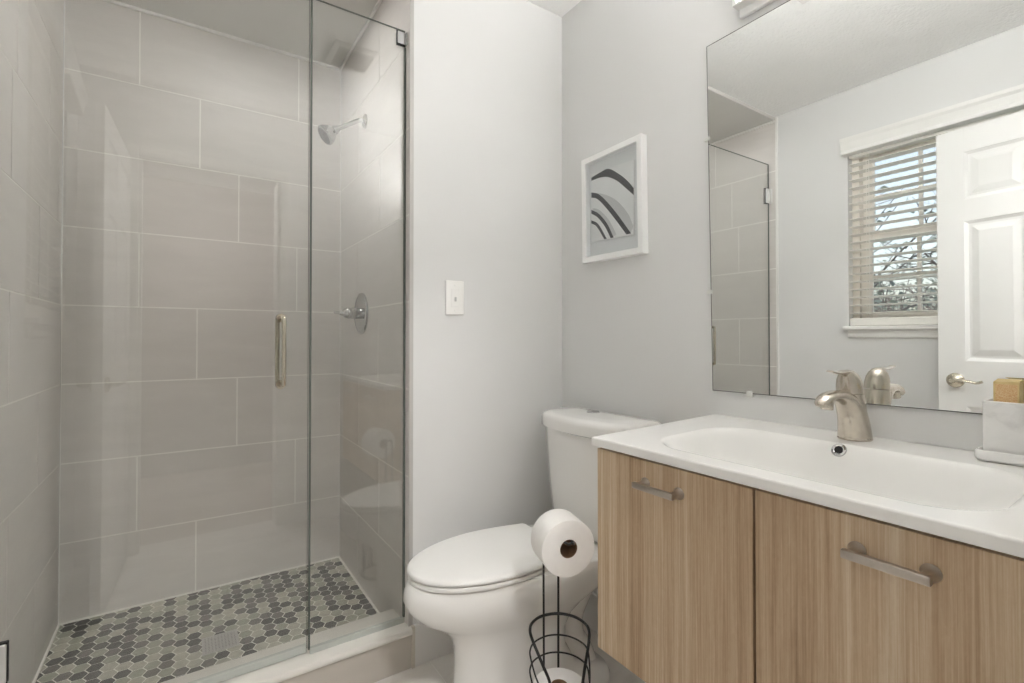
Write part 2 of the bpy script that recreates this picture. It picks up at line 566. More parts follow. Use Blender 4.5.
# vertical joints row by row, counted up from the floor
JB = [[0.046], [-0.158, 0.442], [0.198], [0.045], [-0.157, 0.445], [0.2], [0.051], [-0.16, 0.45]]
JL = [[2.157], [1.853], [2.175], [1.851], [2.165], [1.853, 2.44], [1.90, 2.30], [2.02]]
JR = [[2.211], [1.924], [2.20], [1.94], [2.22], [1.93], [2.21], [1.93]]
tiled_wall('wall_shower_back', lambda u, z, d: (u, YB + d, z), XL, XS, JB, 'large grey tiles on the back of the shower')
tiled_wall('wall_shower_left', lambda u, z, d: (XL - d, u, z), 1.606, YB, JL, 'large grey tiles on the left side of the shower')
tiled_wall('wall_shower_right', lambda u, z, d: (XS + d, u, z), YP + 0.003, YB, JR, 'large grey tiles on the valve side of the shower')

# trims: tile edging on both sides of the shower, and the strip at the curb's end
bm = bmesh.new()
box(bm, XL - 0.02, XL + 0.004, 1.592, 1.606, 0, ZC - 0.001, 0, 0.002)
struct(finish(bm, 'trim_1', M['white_trim']), 'white edging strip where tile meets the window wall', 'trim')
bm = bmesh.new()
box(bm, XS, XS + 0.014, YP - 0.001, YP + 0.003, 0.0, ZC - 0.02, 0)
struct(finish(bm, 'trim_2', M['edge_grey']), 'thin edging strip at the corner of the switch wall', 'trim')
bm = bmesh.new()
box(bm, XS + 0.006, XS + 0.018, YP - 0.016, YP - 0.0005, 0.0, 0.142, 0, 0.002)
struct(finish(bm, 'trim_3', M['tile_edge']), 'tan edging strip between shower curb and baseboard', 'trim')
# white bead along the shower ceiling
bm = bmesh.new()
box(bm, XL, XS, YB - 0.012, YB, ZSC - 0.012, ZSC, 0, 0.003)
box(bm, XL, XL + 0.012, 1.61, YB - 0.012, ZSC - 0.012, ZSC, 0, 0.003)
box(bm, XS - 0.012, XS, 1.62, YB - 0.012, ZSC - 0.012, ZSC, 0, 0.003)
struct(finish(bm, 'trim_4', M['white_trim']), 'white bead between shower tiles and ceiling', 'trim')
# grout bead round the shower floor
bm = bmesh.new()
box(bm, XL, XS, YB - 0.007, YB, ZSF - 0.002, ZSF + 0.006, 0, 0.002)
box(bm, XL, XL + 0.007, 1.77, YB - 0.007, ZSF - 0.002, ZSF + 0.006, 0, 0.002)
box(bm, XS - 0.007, XS, 1.77, YB - 0.007, ZSF - 0.002, ZSF + 0.006, 0, 0.002)
struct(finish(bm, 'trim_5', M['grout']), 'pale bead round the mosaic shower floor', 'trim')

# shower curb: tiled block under a pale sill that slopes inward
bm = bmesh.new()
box(bm, XL, XS + 0.006, 1.602, 1.768, -0.01, 0.118, 1)
sec = [(1.592, 0.118), (1.589, 0.124), (1.589, 0.132), (1.593, 0.138), (1.60, 0.1395), (1.70, 0.136), (1.765, 0.130), (1.772, 0.126), (1.772, 0.118)]
loft(bm, [[(x, y, z) for y, z in sec] for x in (XL, XS + 0.006)], 0)
struct(finish(bm, 'trim_6', [M['curb_top'], M['curb_front']], smooth=35), 'pale shower curb with a tan tiled front', 'curb')

# tiled baseboards
bm = bmesh.new()
box(bm, XS + 0.018, 0.952, YP - 0.012, YP, 0.0, 0.142, 0, 0.002)
box(bm, 0.954, XM, YP - 0.012, YP, 0.0, 0.142, 0, 0.002)
struct(finish(bm, 'baseboard_back', M['base_tile']), 'white tile baseboard below the light switch', 'baseboard')
bm = bmesh.new()
box(bm, XM - 0.012, XM, 0.95, YP - 0.012, 0.0, 0.142, 0, 0.002)
box(bm, XM - 0.012, XM, YE, 0.948, 0.0, 0.142, 0, 0.002)
struct(finish(bm, 'baseboard_right', M['base_tile']), 'white tile baseboard behind the toilet', 'baseboard')

# hallway behind the camera, seen only in reflections
bm = bmesh.new()
box(bm, -1.0, 1.4, -1.75, -1.65, -0.02, 2.46)
box(bm, -1.1, -1.0, -1.75, -0.05, -0.02, 2.46)
box(bm, 1.4, 1.5, -1.75, -0.05, -0.02, 2.46)
box(bm, -1.1, XL - 0.02, -0.07, -0.0502, -0.02, 2.46)
box(bm, XM, 1.5, -0.07, -0.0502, -0.02, 2.46)
struct(finish(bm, 'wall_hallway', M['hall_paint']), 'beige walls of the hallway outside the door', 'wall')
bm = bmesh.new()
box(bm, -1.1, 1.5, -1.75, -0.05, -0.06, 0.0)
struct(finish(bm, 'floor_hallway', M['carpet']), 'beige carpet of the hallway outside the door', 'floor')
bm = bmesh.new()
box(bm, -1.1, 1.5, -1.75, -0.05, 2.46, 2.52)
struct(finish(bm, 'ceiling_hallway', M['ceiling']), 'white ceiling of the hallway', 'ceiling')
t = thing('added_hallway_lamp', 'added round lamp in the hallway, sending extra light through the doorway', 'lamp', (0.25, -0.75, 2.46))  # unseen lamp, added to send light through the doorway
bm = bmesh.new(); lathe(bm, [(0.0, 0), (0.16, 0), (0.165, 0.01), (0.16, 0.03), (0.0, 0.03)], (0.25, -0.75, 2.459), (0, 0, -1), 40)
finish(bm, 'added_lamp_base', M['nickel'], t, 40)
bm = bmesh.new(); lathe(bm, [(0.15, 0.031), (0.148, 0.05), (0.12, 0.075), (0.06, 0.088), (0.0, 0.09)], (0.25, -0.75, 2.459), (0, 0, -1), 40)
finish(bm, 'diffuser', M['hall_fill'], t, 60)

# ------------------------------------------------------------------ door casing and door
bm = bmesh.new()
for (x0, x1, z0, z1) in ((OX0 - 0.058, OX0 - 0.004, 0, OZ + 0.058), (OX1 + 0.004, OX1 + 0.062, 0, OZ + 0.058), (OX0 - 0.004, OX1 + 0.004, OZ + 0.004, OZ + 0.058)):
    box(bm, x0, x1, YE, YE + 0.012, z0, z1, 0, 0.004)
    if z0 == 0: box(bm, x0 + 0.03 if x0 > 0 else x0 + 0.004, x1 - 0.004 if x0 > 0 else x1 - 0.03, YE + 0.012, YE + 0.017, z0, z1, 0, 0.002)
box(bm, OX0 - 0.002, OX0 + 0.012, -0.05, YE, 0, OZ)
box(bm, OX1 - 0.012, OX1 + 0.002, -0.05, YE, 0, OZ)
box(bm, OX0 + 0.012, OX1 - 0.012, -0.05, YE, OZ - 0.012, OZ + 0.002)
struct(finish(bm, 'trim_7', M['white_trim']), 'white casing round the bathroom doorway', 'trim')

# six-panel door swung open against the window wall; local +Y runs from hinge to free edge, +X faces the room
door = empty('door_1', (-0.182, 0.095, 0.0), math.atan2(0.056, 0.69))
struct(door, 'white six-panel door standing open in front of the window', 'door')
DW, DZ0, DZ1, DT = 0.690, 0.012, 2.075, 0.035
bm = bmesh.new()
box(bm, -DT + 0.009, -0.009, 0.0, DW, DZ0, DZ1)
st, ms = 0.098, 0.088
colz = [(0.22, 0.83), (1.035, 1.655), (1.755, 1.965)]
c0, c1, c2, c3 = st, (DW - ms) / 2, (DW + ms) / 2, DW - st
for sx0, sx1 in ((-0.0092, 0.0), (-DT, -DT + 0.0092)):
    box(bm, sx0, sx1, 0, c0, DZ0, DZ1, 0, 0.0015)
    box(bm, sx0, sx1, c3, DW, DZ0, DZ1, 0, 0.0015)
    zs = [DZ0] + [z for p in colz for z in p] + [DZ1]
    for k in range(0, len(zs), 2):
        box(bm, sx0, sx1, c0 - 0.0015, c3 + 0.0015, zs[k], zs[k + 1], 0, 0.0015)
    for z0, z1 in colz:
        box(bm, sx0, sx1, c1, c2, z0 - 0.0015, z1 + 0.0015, 0, 0.0015)
leaf = finish(bm, 'leaf', M['door_paint'])
leaf.parent = door
def raised_panel(y0, y1, z0, z1):
    bm = bmesh.new()
    for s in (1, -1):
        xb = -0.009 if s == 1 else -DT + 0.009
        def q(i, d): return [(xb + s * d, y0 + i, z0 + i), (xb + s * d, y1 - i, z0 + i), (xb + s * d, y1 - i, z1 - i), (xb + s * d, y0 + i, z1 - i)]
        loft(bm, [q(0.0, 0.0072), q(0.012, 0.001), q(0.022, 0.0012), q(0.046, 0.0066), q(0.048, 0.007)], 0, False)
        f = bm.faces.new([bm.verts.new(p) for p in q(0.048, 0.007)])
        bmesh.ops.remove_doubles(bm, verts=bm.verts, dist=1e-5)
    return bm
for z0, z1 in colz:
    for y0, y1 in ((c0, c1), (c2, c3)):
        p = finish(raised_panel(y0, y1, z0, z1), 'raised_panel', M['door_paint'])
        p.parent = door
def door_lever(side):
    bm = bmesh.new()
    s = 1 if side > 0 else -1
    x0 = 0.0005 if s > 0 else -DT - 0.0005
    yc, zc = DW - 0.062, 0.945
    lathe(bm, [(0.0, 0), (0.033, 0), (0.033, 0.004), (0.029, 0.010), (0.016, 0.014), (0.011, 0.018), (0.0105, 0.042), (0.0, 0.044)], (x0, yc, zc), (s, 0, 0), 28)
    pts = catmull([(x0 + s * 0.044, yc + 0.004, zc), (x0 + s * 0.05, yc - 0.02, zc + 0.004), (x0 + s * 0.05, yc - 0.055, zc + 0.001), (x0 + s * 0.046, yc - 0.085, zc - 0.004), (x0 + s * 0.047, yc - 0.105, zc + 0.002)], 6)
    n = len(pts)
    tube(bm, pts, [(0.011 - 0.005 * i / n, 0.006) for i in range(n)], 12)
    return bm
for s in (1, -1):
    lv = finish(door_lever(s), 'door_handle', M['pull_dark'], None, 40)
    lv.parent = door; lv['label'] = 'brushed nickel lever handle'

# ------------------------------------------------------------------ window with blind
win = empty('window_1', (XL, (WY0 + WY1) / 2, WZ0))
struct(win, 'beige double-hung window behind the white blind', 'window')
fx0, fx1 = XL - 0.135, XL - 0.055
bm = bmesh.new()
box(bm, fx0, fx1, WY0, WY0 + 0.035, WZ0, WZ1); box(bm, fx0, fx1, WY1 - 0.035, WY1, WZ0, WZ1)
box(bm, fx0, fx1, WY0 + 0.035, WY1 - 0.035, WZ0, WZ0 + 0.03); box(bm, fx0, fx1, WY0 + 0.035, WY1 - 0.035, WZ1 - 0.03, WZ1)
finish(bm, 'window_frame', M['sash'], win)
def sash(x0, x1, z0, z1, name):
    bm = bmesh.new()
    a, c = WY0 + 0.036, WY1 - 0.036
    w = 0.052
    box(bm, x0, x1, a, a + w, z0, z1, 0, 0.003); box(bm, x0, x1, c - w, c, z0, z1, 0, 0.003)
    box(bm, x0, x1, a + w, c - w, z0, z0 + w * 0.85, 0, 0.003); box(bm, x0, x1, a + w, c - w, z1 - w * 0.85, z1, 0, 0.003)
    so = finish(bm, name, M['sash'], win)
    bm = bmesh.new()
    xm = (x0 + x1) / 2
    for k in (1, 2):
        yy = a + w + (c - a - 2 * w) * k / 3
        box(bm, xm - 0.008, xm + 0.008, yy - 0.009, yy + 0.009, z0 + w * 0.85, z1 - w * 0.85, 0, 0.002)
    zz = (z0 + z1) / 2
    box(bm, xm - 0.0075, xm + 0.0075, a + w, c - w, zz - 0.009, zz + 0.009, 0, 0.002)
    finish(bm, 'muntin', M['sash'], so)
    bm = bmesh.new()
    box(bm, xm - 0.002, xm + 0.002, a + w - 0.004, c - w + 0.004, z0 + w * 0.85 - 0.004, z1 - w * 0.85 + 0.004)
    finish(bm, 'pane', M['pane'], so)
zmid = 1.685
sash(fx0 + 0.012, fx0 + 0.038, zmid - 0.022, WZ1 - 0.031, 'upper_sash')
sash(fx0 + 0.042, fx0 + 0.068, WZ0 + 0.031, zmid + 0.022, 'lower_sash')
bm = bmesh.new()
box(bm, XL - 0.05, XL + 0.035, WY0 - 0.03, WY1 + 0.018, WZ0 - 0.016, WZ0 + 0.006, 0, 0.005)
finish(bm, 'window_sill', M['white_trim'], win)
bm = bmesh.new()
sec = [(XL + 0.0005, WZ0 - 0.0165), (XL + 0.019, WZ0 - 0.0165), (XL + 0.019, WZ0 - 0.022), (XL + 0.014, WZ0 - 0.034), (XL + 0.013, WZ0 - 0.052), (XL + 0.008, WZ0 - 0.059), (XL + 0.0005, WZ0 - 0.060)]
loft(bm, [[(x, y, z) for x, z in sec] for y in (WY0 - 0.005, WY1 - 0.002)])
finish(bm, 'apron', M['white_trim'], win)

bl = thing('window_blind', 'white slatted blind hanging in the window beside the open door', 'blind', (XL, (WY0 + WY1) / 2, WZ1))
bm = bmesh.new()
sec = [(XL + 0.0008, 2.140), (XL + 0.052, 2.140), (XL + 0.056, 2.144), (XL + 0.052, 2.160), (XL + 0.056, 2.178), (XL + 0.060, 2.196), (XL + 0.066, 2.210), (XL + 0.068, 2.226), (XL + 0.0008, 2.226)]
loft(bm, [[(x, y, z) for x, z in sec] for y in (WY0 - 0.035, WY1 + 0.012)])
finish(bm, 'valance', M['white_trim'], bl)
bm = bmesh.new()
box(bm, XL - 0.052, XL - 0.004, WY0 + 0.004, WY1 - 0.004, 2.128, 2.172, 0, 0.003)
finish(bm, 'headrail', M['slat'], bl)
bm = bmesh.new()
z = 2.092
while z > 1.27:
    tilt = 0.10
    sec = []
    for k in range(6):
        s = -0.025 + 0.05 * k / 5
        sec.append((XL - 0.027 + s * math.cos(tilt), z + s * math.sin(tilt) + 0.0022 * math.cos(s / 0.025 * PI / 2)))
    low = [(x, zz - 0.0026) for x, zz in reversed(sec)]
    loft(bm, [[(x, y, zz) for x, zz in sec + low] for y in (WY0 + 0.005, WY1 - 0.005)])
    z -= 0.0432
finish(bm, 'slats', M['slat'], bl, 30)
bm = bmesh.new()
box(bm, XL - 0.051, XL - 0.003, WY0 + 0.005, WY1 - 0.005, 1.2015, 1.2445, 0, 0.004)
finish(bm, 'bottom_rail', M['slat'], bl)
for yy in (WY0 + 0.10, (WY0 + WY1) / 2, WY1 - 0.10):
    bm = bmesh.new()
    for xx in (XL - 0.052, XL - 0.0025):
        tube(bm, [(xx, yy, 2.128), (xx, yy, 1.243)], 0.0011, 6)
        tube(bm, [(xx, yy + 0.012, 2.128), (xx, yy + 0.012, 1.243)], 0.0009, 6)
    finish(bm, 'ladder_cord', M['slat'], bl)

# ------------------------------------------------------------------ shower door and fixed panel
XSPLIT = 0.332
GZ0, GZ1 = 0.152, 2.226
GT = 0.009
def glass_slab(bm, x0, x1, z0, z1):
    box(bm, x0, x1, -GT / 2, GT / 2, z0, z1, 0)
    for f in bm.faces:
        n = f.normal
        f.normal_update()
        if abs(f.normal.y) < 0.5: f.material_index = 1
sd = thing('shower_door', 'frameless glass shower door with the long vertical pull handle', 'shower door', (XL, YG, 0))
DOOR_YAW = 0.018               # the door stands a touch inward of the panel's line
bm = bmesh.new()
glass_slab(bm, 0.006, XSPLIT - XL - 0.003, GZ0, GZ1)
g = finish(bm, 'glass_panel', [M['glass'], M['glass_edge']]); g.parent = sd
bm = bmesh.new()
box(bm, 0.008, XSPLIT - XL - 0.005, -0.007, 0.007, GZ0 - 0.012, GZ0 + 0.012, 0, 0.002)
g = finish(bm, 'bottom_seal', M['seal']); g.parent = sd
for zc in (0.361, 2.024):
    bm = bmesh.new()
    for s in (1, -1):
        box(bm, 0.012, 0.0455, s * GT / 2 if s > 0 else -GT / 2 - 0.007, s * GT / 2 + 0.007 if s > 0 else -GT / 2, zc - 0.046, zc + 0.046, 0, 0.003, 3)
    lathe(bm, [(0.0, 0), (0.006, 0), (0.006, 0.05), (0, 0.05)], (0.012, 0, zc - 0.025), (0, 0, 1), 16)
    box(bm, 0.0005, 0.005, -0.024, 0.024, zc - 0.046, zc + 0.046, 0, 0.0015)
    box(bm, 0.004, 0.013, -0.008, 0.008, zc - 0.03, zc + 0.03, 0, 0.001)
    o = finish(bm, 'hinge', M['satin'], None, 35); o.parent = sd; o['label'] = 'chrome hinge clamped on the glass'
    bm = bmesh.new()
    for s in (1, -1):
        box(bm, 0.0105, 0.0472, GT / 2 + 0.0002 if s > 0 else -GT / 2 - 0.0022, GT / 2 + 0.0022 if s > 0 else -GT / 2 - 0.0002, zc - 0.0485, zc + 0.0485, 0, 0.0)
    gk = finish(bm, 'gasket', M['black']); gk.parent = o
hx = 0.248 - XL
bm = bmesh.new()
for s in (1, -1):
    off = s * 0.056
    pts = [(hx, s * GT / 2, 1.197), (hx, off * 0.62, 1.197), (hx, off * 0.9, 1.192), (hx, off, 1.178), (hx, off, 1.01), (hx, off * 0.9, 0.996), (hx, off * 0.62, 0.991), (hx, s * GT / 2, 0.991)]
    tube(bm, catmull(pts, 5), 0.0068, 16)
    for zz in (1.197, 0.991):
        lathe(bm, [(0.0, 0), (0.0135, 0), (0.0135, 0.004), (0.0, 0.004)], (hx, s * (GT / 2), zz), (0, s, 0), 20)
o = finish(bm, 'pull_handle', M['pull_dark'], None, 50); o.parent = sd; o['label'] = 'polished metal pull handle'
sd.rotation_euler = (0, 0, DOOR_YAW)

fp = thing('fixed_glass_panel', 'narrow fixed glass panel between shower door and switch wall', 'glass panel', (XS, YG, 0))
bm = bmesh.new()
glass_slab(bm, XSPLIT - XS + 0.003, -0.004, GZ0 - 0.006, GZ1)
g = finish(bm, 'glass_panel', [M['glass'], M['glass_edge']]); g.parent = fp
bm = bmesh.new()
box(bm, XSPLIT - XS + 0.003, -0.002, -0.0065, 0.0065, GZ0 - 0.0155, GZ0 + 0.004, 0, 0.001)
g = finish(bm, 'bottom_channel', M['seal']); g.parent = fp
bm = bmesh.new()
box(bm, -0.034, -0.0005, -GT / 2 - 0.0065, -GT / 2, 2.172, 2.216, 0, 0.002)
box(bm, -0.034, -0.0005, GT / 2, GT / 2 + 0.0065, 2.172, 2.216, 0, 0.002)
box(bm, -0.0038, -0.0003, -0.02, 0.02, 2.172, 2.216, 0, 0.001)
g = finish(bm, 'wall_clip', M['chrome']); g.parent = fp
bm = bmesh.new()
box(bm, -0.0365, -0.004, -GT / 2 - 0.002, -GT / 2 - 0.0002, 2.1685, 2.2190)
gk = finish(bm, 'gasket', M['black']); gk.parent = g
bm = bmesh.new()
box(bm, -0.006, -0.0003, -0.006, 0.006, GZ0 + 0.004, 2.166, 0, 0.001)
g = finish(bm, 'wall_channel', M['glass_edge']); g.parent = fp
# clear vertical seal strip between door and panel
bm = bmesh.new()
box(bm, XSPLIT - XS - 0.0022, XSPLIT - XS + 0.0022, -0.0055, 0.0055, GZ0, GZ1 - 0.002, 0, 0.0008)
g = finish(bm, 'edge_seal', M['glass_edge']); g.parent = fp

# ------------------------------------------------------------------ shower fittings
t = thing('overhead_shower', 'chrome shower head on a slanted arm high on the tiled wall', 'shower head', (XS, 2.118, 2.07))
bm = bmesh.new(); lathe(bm, [(0, 0.0003), (0.031, 0.0003), (0.031, 0.003), (0.024, 0.009), (0.012, 0.012), (0.0, 0.012)], (XS, 2.118, 2.078), (-1, 0, 0), 30)
finish(bm, 'flange', M['chrome'], t, 40)
bm = bmesh.new()
armp = catmull([(XS - 0.008, 2.118, 2.079), (XS - 0.024, 2.118, 2.078), (XS - 0.042, 2.118, 2.068), (XS - 0.080, 2.118, 2.043), (XS - 0.122, 2.118, 2.016)], 6)
tube(bm, armp, 0.0095, 14)
finish(bm, 'arm', M['chrome'], t, 50)
bm = bmesh.new()
d = Vector((-0.80, -0.02, -0.62)).normalized()
base = Vector((XS - 0.115, 2.118, 2.0205))
lathe(bm, [(0, 0), (0.013, 0), (0.014, 0.012), (0.018, 0.014), (0.018, 0.024), (0.024, 0.03), (0.036, 0.046), (0.042, 0.062), (0.042, 0.070), (0.039, 0.072), (0.0, 0.072)], base, d, 32)
hd = finish(bm, 'head', M['chrome'], t, 40)
bm = bmesh.new()
lathe(bm, [(0, 0.0715), (0.036, 0.0715), (0.035, 0.074), (0.012, 0.0755), (0, 0.0755)], base, d, 32)
finish(bm, 'spray_face', mat_simple('spray_face', rgb(128, 128, 128), 0.5, var=0.05, nscale=200), hd, 40)

t = thing('shower_valve', 'round chrome shower valve with a bullet-shaped handle on the tiled wall', 'shower valve', (XS, 2.157, 1.243))
bm = bmesh.new(); lathe(bm, [(0, 0.0003), (0.091, 0.0003), (0.092, 0.004), (0.089, 0.009), (0.080, 0.012), (0.078, 0.010), (0.04, 0.013), (0.0, 0.013)], (XS, 2.157, 1.243), (-1, 0, 0), 48)
finish(bm, 'escutcheon', M['chrome'], t, 40)
bm = bmesh.new(); lathe(bm, [(0, 0.011), (0.024, 0.011), (0.024, 0.030), (0.021, 0.031), (0.021, 0.034), (0.025, 0.036), (0.025, 0.048), (0.022, 0.05), (0.022, 0.054), (0.024, 0.056), (0.024, 0.066), (0.017, 0.078), (0.012, 0.082), (0.012, 0.09), (0.009, 0.095), (0.0, 0.096)], (XS, 2.157, 1.243), (-1, 0, 0), 32)
hh = finish(bm, 'handle', M['chrome'], t, 35)
bm = bmesh.new()
tube(bm, catmull([(XS - 0.064, 2.157, 1.243), (XS - 0.078, 2.20, 1.244), (XS - 0.098, 2.232, 1.250)], 6), 0.0065, 12)
finish(bm, 'lever', M['chrome'], hh, 50)

t = thing('added_shower_lamp', 'added flush disc lamp brightening the shower', 'lamp', (0.22, 1.93, ZSC))  # added out of view because the shower came out too dark
bm = bmesh.new(); lathe(bm, [(0.062, 0.0004), (0.080, 0.0004), (0.080, 0.004), (0.074, 0.008), (0.066, 0.008), (0.062, 0.004), (0.062, 0.0004)], (0.22, 1.93, ZSC), (0, 0, -1), 40, 0, False)
finish(bm, 'trim_ring', M['white_trim'], t, 40)
bm = bmesh.new(); lathe(bm, [(0, 0.0004), (0.0618, 0.0004), (0.0618, 0.004), (0.0, 0.005)], (0.22, 1.93, ZSC), (0, 0, -1), 40)
finish(bm, 'diffuser', M['shower_fill'], t, 40)

# floor drain: square grate with a pattern of slots
t = thing('floor_drain', 'square metal drain grate in the mosaic shower floor', 'drain', (0.114, 2.05, ZSF))
bm = bmesh.new()
DX, DYY, hs = 0.114, 2.05, 0.056
for a in (-1, 1):
    box(bm, DX + (hs - 0.008 if a > 0 else -hs), DX + (hs if a > 0 else -hs + 0.008), DYY - hs, DYY + hs, ZSF + 0.0002, ZSF + 0.0034, 0, 0.0008)
    box(bm, DX - hs + 0.008, DX + hs - 0.008, DYY + (hs - 0.008 if a > 0 else -hs), DYY + (hs if a > 0 else -hs + 0.008), ZSF + 0.0002, ZSF + 0.0034, 0, 0.0008)
finish(bm, 'rim', M['steel'], t)
bm = bmesh.new()
n = 9
for i in range(n):
    p = -hs + 0.010 + (2 * hs - 0.020) * (i + 0.5) / n
    box(bm, DX + p - 0.0026, DX + p + 0.0026, DYY - hs + 0.008, DYY + hs - 0.008, ZSF + 0.0012, ZSF + 0.0030)
    box(bm, DX - hs + 0.008, DX + hs - 0.008, DYY + p - 0.0024, DYY + p + 0.0024, ZSF + 0.0012, ZSF + 0.0028)
finish(bm, 'grate', M['steel'], t)
bm = bmesh.new(); box(bm, DX - hs + 0.007, DX + hs - 0.007, DYY - hs + 0.007, DYY + hs - 0.007, ZSF + 0.0002, ZSF + 0.001)
finish(bm, 'sump', M['vent_dark'], t)

# ------------------------------------------------------------------ ceiling vent and ceiling lamp
t = thing('exhaust_vent', 'square white exhaust vent in the bathroom ceiling', 'vent', (0.678, 0.876, ZC))
bm = bmesh.new()
vx, vy, vr = 0.678, 0.876, 0.113
for a in (-1, 1):
    box(bm, vx + (vr - 0.030 if a > 0 else -vr), vx + (vr if a > 0 else -vr + 0.030), vy - vr, vy + vr, ZC - 0.012, ZC - 0.0005, 0, 0.003)
    box(bm, vx - vr + 0.030, vx + vr - 0.030, vy + (vr - 0.030 if a > 0 else -vr), vy + (vr if a > 0 else -vr + 0.030), ZC - 0.012, ZC - 0.0005, 0, 0.003)
finish(bm, 'cover', M['vent_white'], t)
bm = bmesh.new()
for i in range(14):
    p = -0.084 + 0.168 * (i + 0.5) / 14
    box(bm, vx - 0.086, vx + 0.086, vy + p - 0.0028, vy + p + 0.0028, ZC - 0.010, ZC - 0.002)
box(bm, vx - 0.003, vx + 0.003, vy - 0.086, vy + 0.086, ZC - 0.0095, ZC - 0.0025)
finish(bm, 'grille', M['vent_grey'], t)
bm = bmesh.new(); box(bm, vx - 0.087, vx + 0.087, vy - 0.087, vy + 0.087, ZC - 0.0018, ZC - 0.0006)
finish(bm, 'duct_opening', M['vent_dark'], t)

# ------------------------------------------------------------------ light switch
t = thing('light_switch', 'white wall switch on the painted wall between shower and toilet', 'switch', (0.823, YP, 1.283))
sx, sz = 0.823, 1.283
bm = bmesh.new()
box(bm, sx - 0.037, sx + 0.037, YP - 0.0065, YP - 0.0002, sz - 0.0625, sz + 0.0625, 0, 0.003, 3)
finish(bm, 'wall_plate', M['plate'], t, 40)
bm = bmesh.new()
box(bm, sx - 0.0165, sx + 0.0165, YP - 0.0085, YP - 0.0066, sz - 0.033, sz + 0.033, 0, 0.001)
rk = finish(bm, 'rocker', M['plate'], t)
bm = bmesh.new()
box(bm, sx - 0.0035, sx + 0.0035, YP - 0.0125, YP - 0.0086, sz - 0.014, sz + 0.002, 0, 0.001)
finish(bm, 'toggle', mat_simple('toggle_grey', rgb(196, 196, 194), 0.4), t)
for zz in (sz + 0.046, sz - 0.046):
    bm = bmesh.new(); lathe(bm, [(0, 0), (0.0032, 0), (0.003, 0.001), (0, 0.0013)], (sx, YP - 0.0066, zz), (0, -1, 0), 14)
    finish(bm, 'screw', M['plate'], t, 40)

# ------------------------------------------------------------------ picture frame
pic = thing('picture_frame', 'white shadow-box picture of black arcs hanging beside the mirror', 'picture', (XM, 1.29, 1.64))
# outer corners (Y, Z) on the frame's front plane
FXp = XM - 0.030
TLc, TRc, BRc, BLc = (1.456, 1.840), (1.149, 1.8435), (1.143, 1.428), (1.450, 1.430)
def quad_inset(q, d):
    cy = sum(p[0] for p in q) / 4; cz = sum(p[1] for p in q) / 4
    return [(p[0] + (-d if p[0] > cy else d), p[1] + (-d if p[1] > cz else d)) for p in q]
Q0 = [TLc, TRc, BRc, BLc]
Q1 = quad_inset(Q0, 0.022)
bm = bmesh.new()
secs = [[(XM - 0.0004, y, z) for y, z in Q0], [(FXp + 0.002, y, z) for y, z in Q0], [(FXp, y, z) for y, z in quad_inset(Q0, 0.002)],
        [(FXp, y, z) for y, z in quad_inset(Q0, 0.0205)], [(FXp + 0.0015, y, z) for y, z in Q1], [(XM - 0.006, y, z) for y, z in Q1]]
loft(bm, secs, 0, False)
finish(bm, 'frame', M['frame_white'], pic)
bm = bmesh.new()
loft(bm, [[(XM - 0.0062, y, z) for y, z in Q1], [(XM - 0.0008, y, z) for y, z in Q1]])
finish(bm, 'mat_board', M['mat_board'], pic)
# print standing a little proud of the mat
PX0 = XM - 0.0105
pTL, pTR, pBR, pBL = (1.4165, 1.779), (1.199, 1.770), (1.200, 1.503), (1.4175, 1.510)
def puv(u, v, x):
    a = [pTL[i] + (pTR[i] - pTL[i]) * u for i in (0, 1)]
    c = [pBL[i] + (pBR[i] - pBL[i]) * u for i in (0, 1)]
    return (x, a[0] + (c[0] - a[0]) * v, a[1] + (c[1] - a[1]) * v)
bm = bmesh.new()
loft(bm, [[puv(u, v, x) for u, v in ((0, 0), (1, 0), (1, 1), (0, 1))] for x in (PX0, XM - 0.0064)])
def zc_uv(p):
    u = (p[0] - 92) / 183.0
    yt = 232 - 52 * u; yb = 540 - 35 * u
    return max(0, min(1, u)), max(0, min(1, (p[1] - yt) / (yb - yt)))
def ribbon(outer, inner, mi, lift):
    n = 28
    def res(pts):
        cp = catmull([(p[0], p[1], 0) for p in pts], 10)
        out = []
        for i in range(n + 1):
            k = i / n * (len(cp) - 1); a = int(k); fr = k - a
            q = cp[a] if a + 1 >= len(cp) else cp[a].lerp(cp[a + 1], fr)
            out.append(puv(*zc_uv((q.x, q.y)), PX0 - lift))
        return out
    A, B = res(outer), res(inner)
    va = [bm.verts.new(p) for p in A]; vb = [bm.verts.new(p) for p in B]
    for i in range(n):
        f = bm.faces.new((va[i], va[i + 1], vb[i + 1], vb[i])); f.material_index = mi
ribbon([(96, 320), (140, 322), (200, 350), (250, 410), (274, 470)], [(96, 335), (130, 340), (180, 390), (225, 450), (262, 500)], 2, 0.0002)
ribbon([(98, 385), (130, 395), (172, 440), (205, 505)], [(98, 400), (125, 412), (160, 455), (190, 512)], 2, 0.0002)
ribbon([(92, 248), (130, 228), (170, 212), (215, 238), (250, 270), (275, 304)], [(92, 262), (130, 250), (165, 248), (205, 266), (240, 298), (275, 334)], 1, 0.0004)
ribbon([(92, 315), (125, 323), (165, 360), (212, 420), (265, 500)], [(92, 338), (118, 344), (150, 374), (196, 432), (246, 504)], 1, 0.0004)
ribbon([(92, 393), (128, 412), (165, 457), (193, 517)], [(92, 410), (122, 428), (154, 468), (180, 520)], 1, 0.0004)
ribbon([(92, 440), (125, 458), (163, 523)], [(92, 454), (118, 470), (152, 525)], 1, 0.0004)
finish(bm, 'print', [M['print_white'], M['ink_black'], M['ink_grey']], pic, recalc=False)
bm = bmesh.new()
Q2 = quad_inset(Q0, 0.0215)
loft(bm, [[(x, y, z) for y, z in Q2] for x in (XM - 0.0242, XM - 0.0262)])
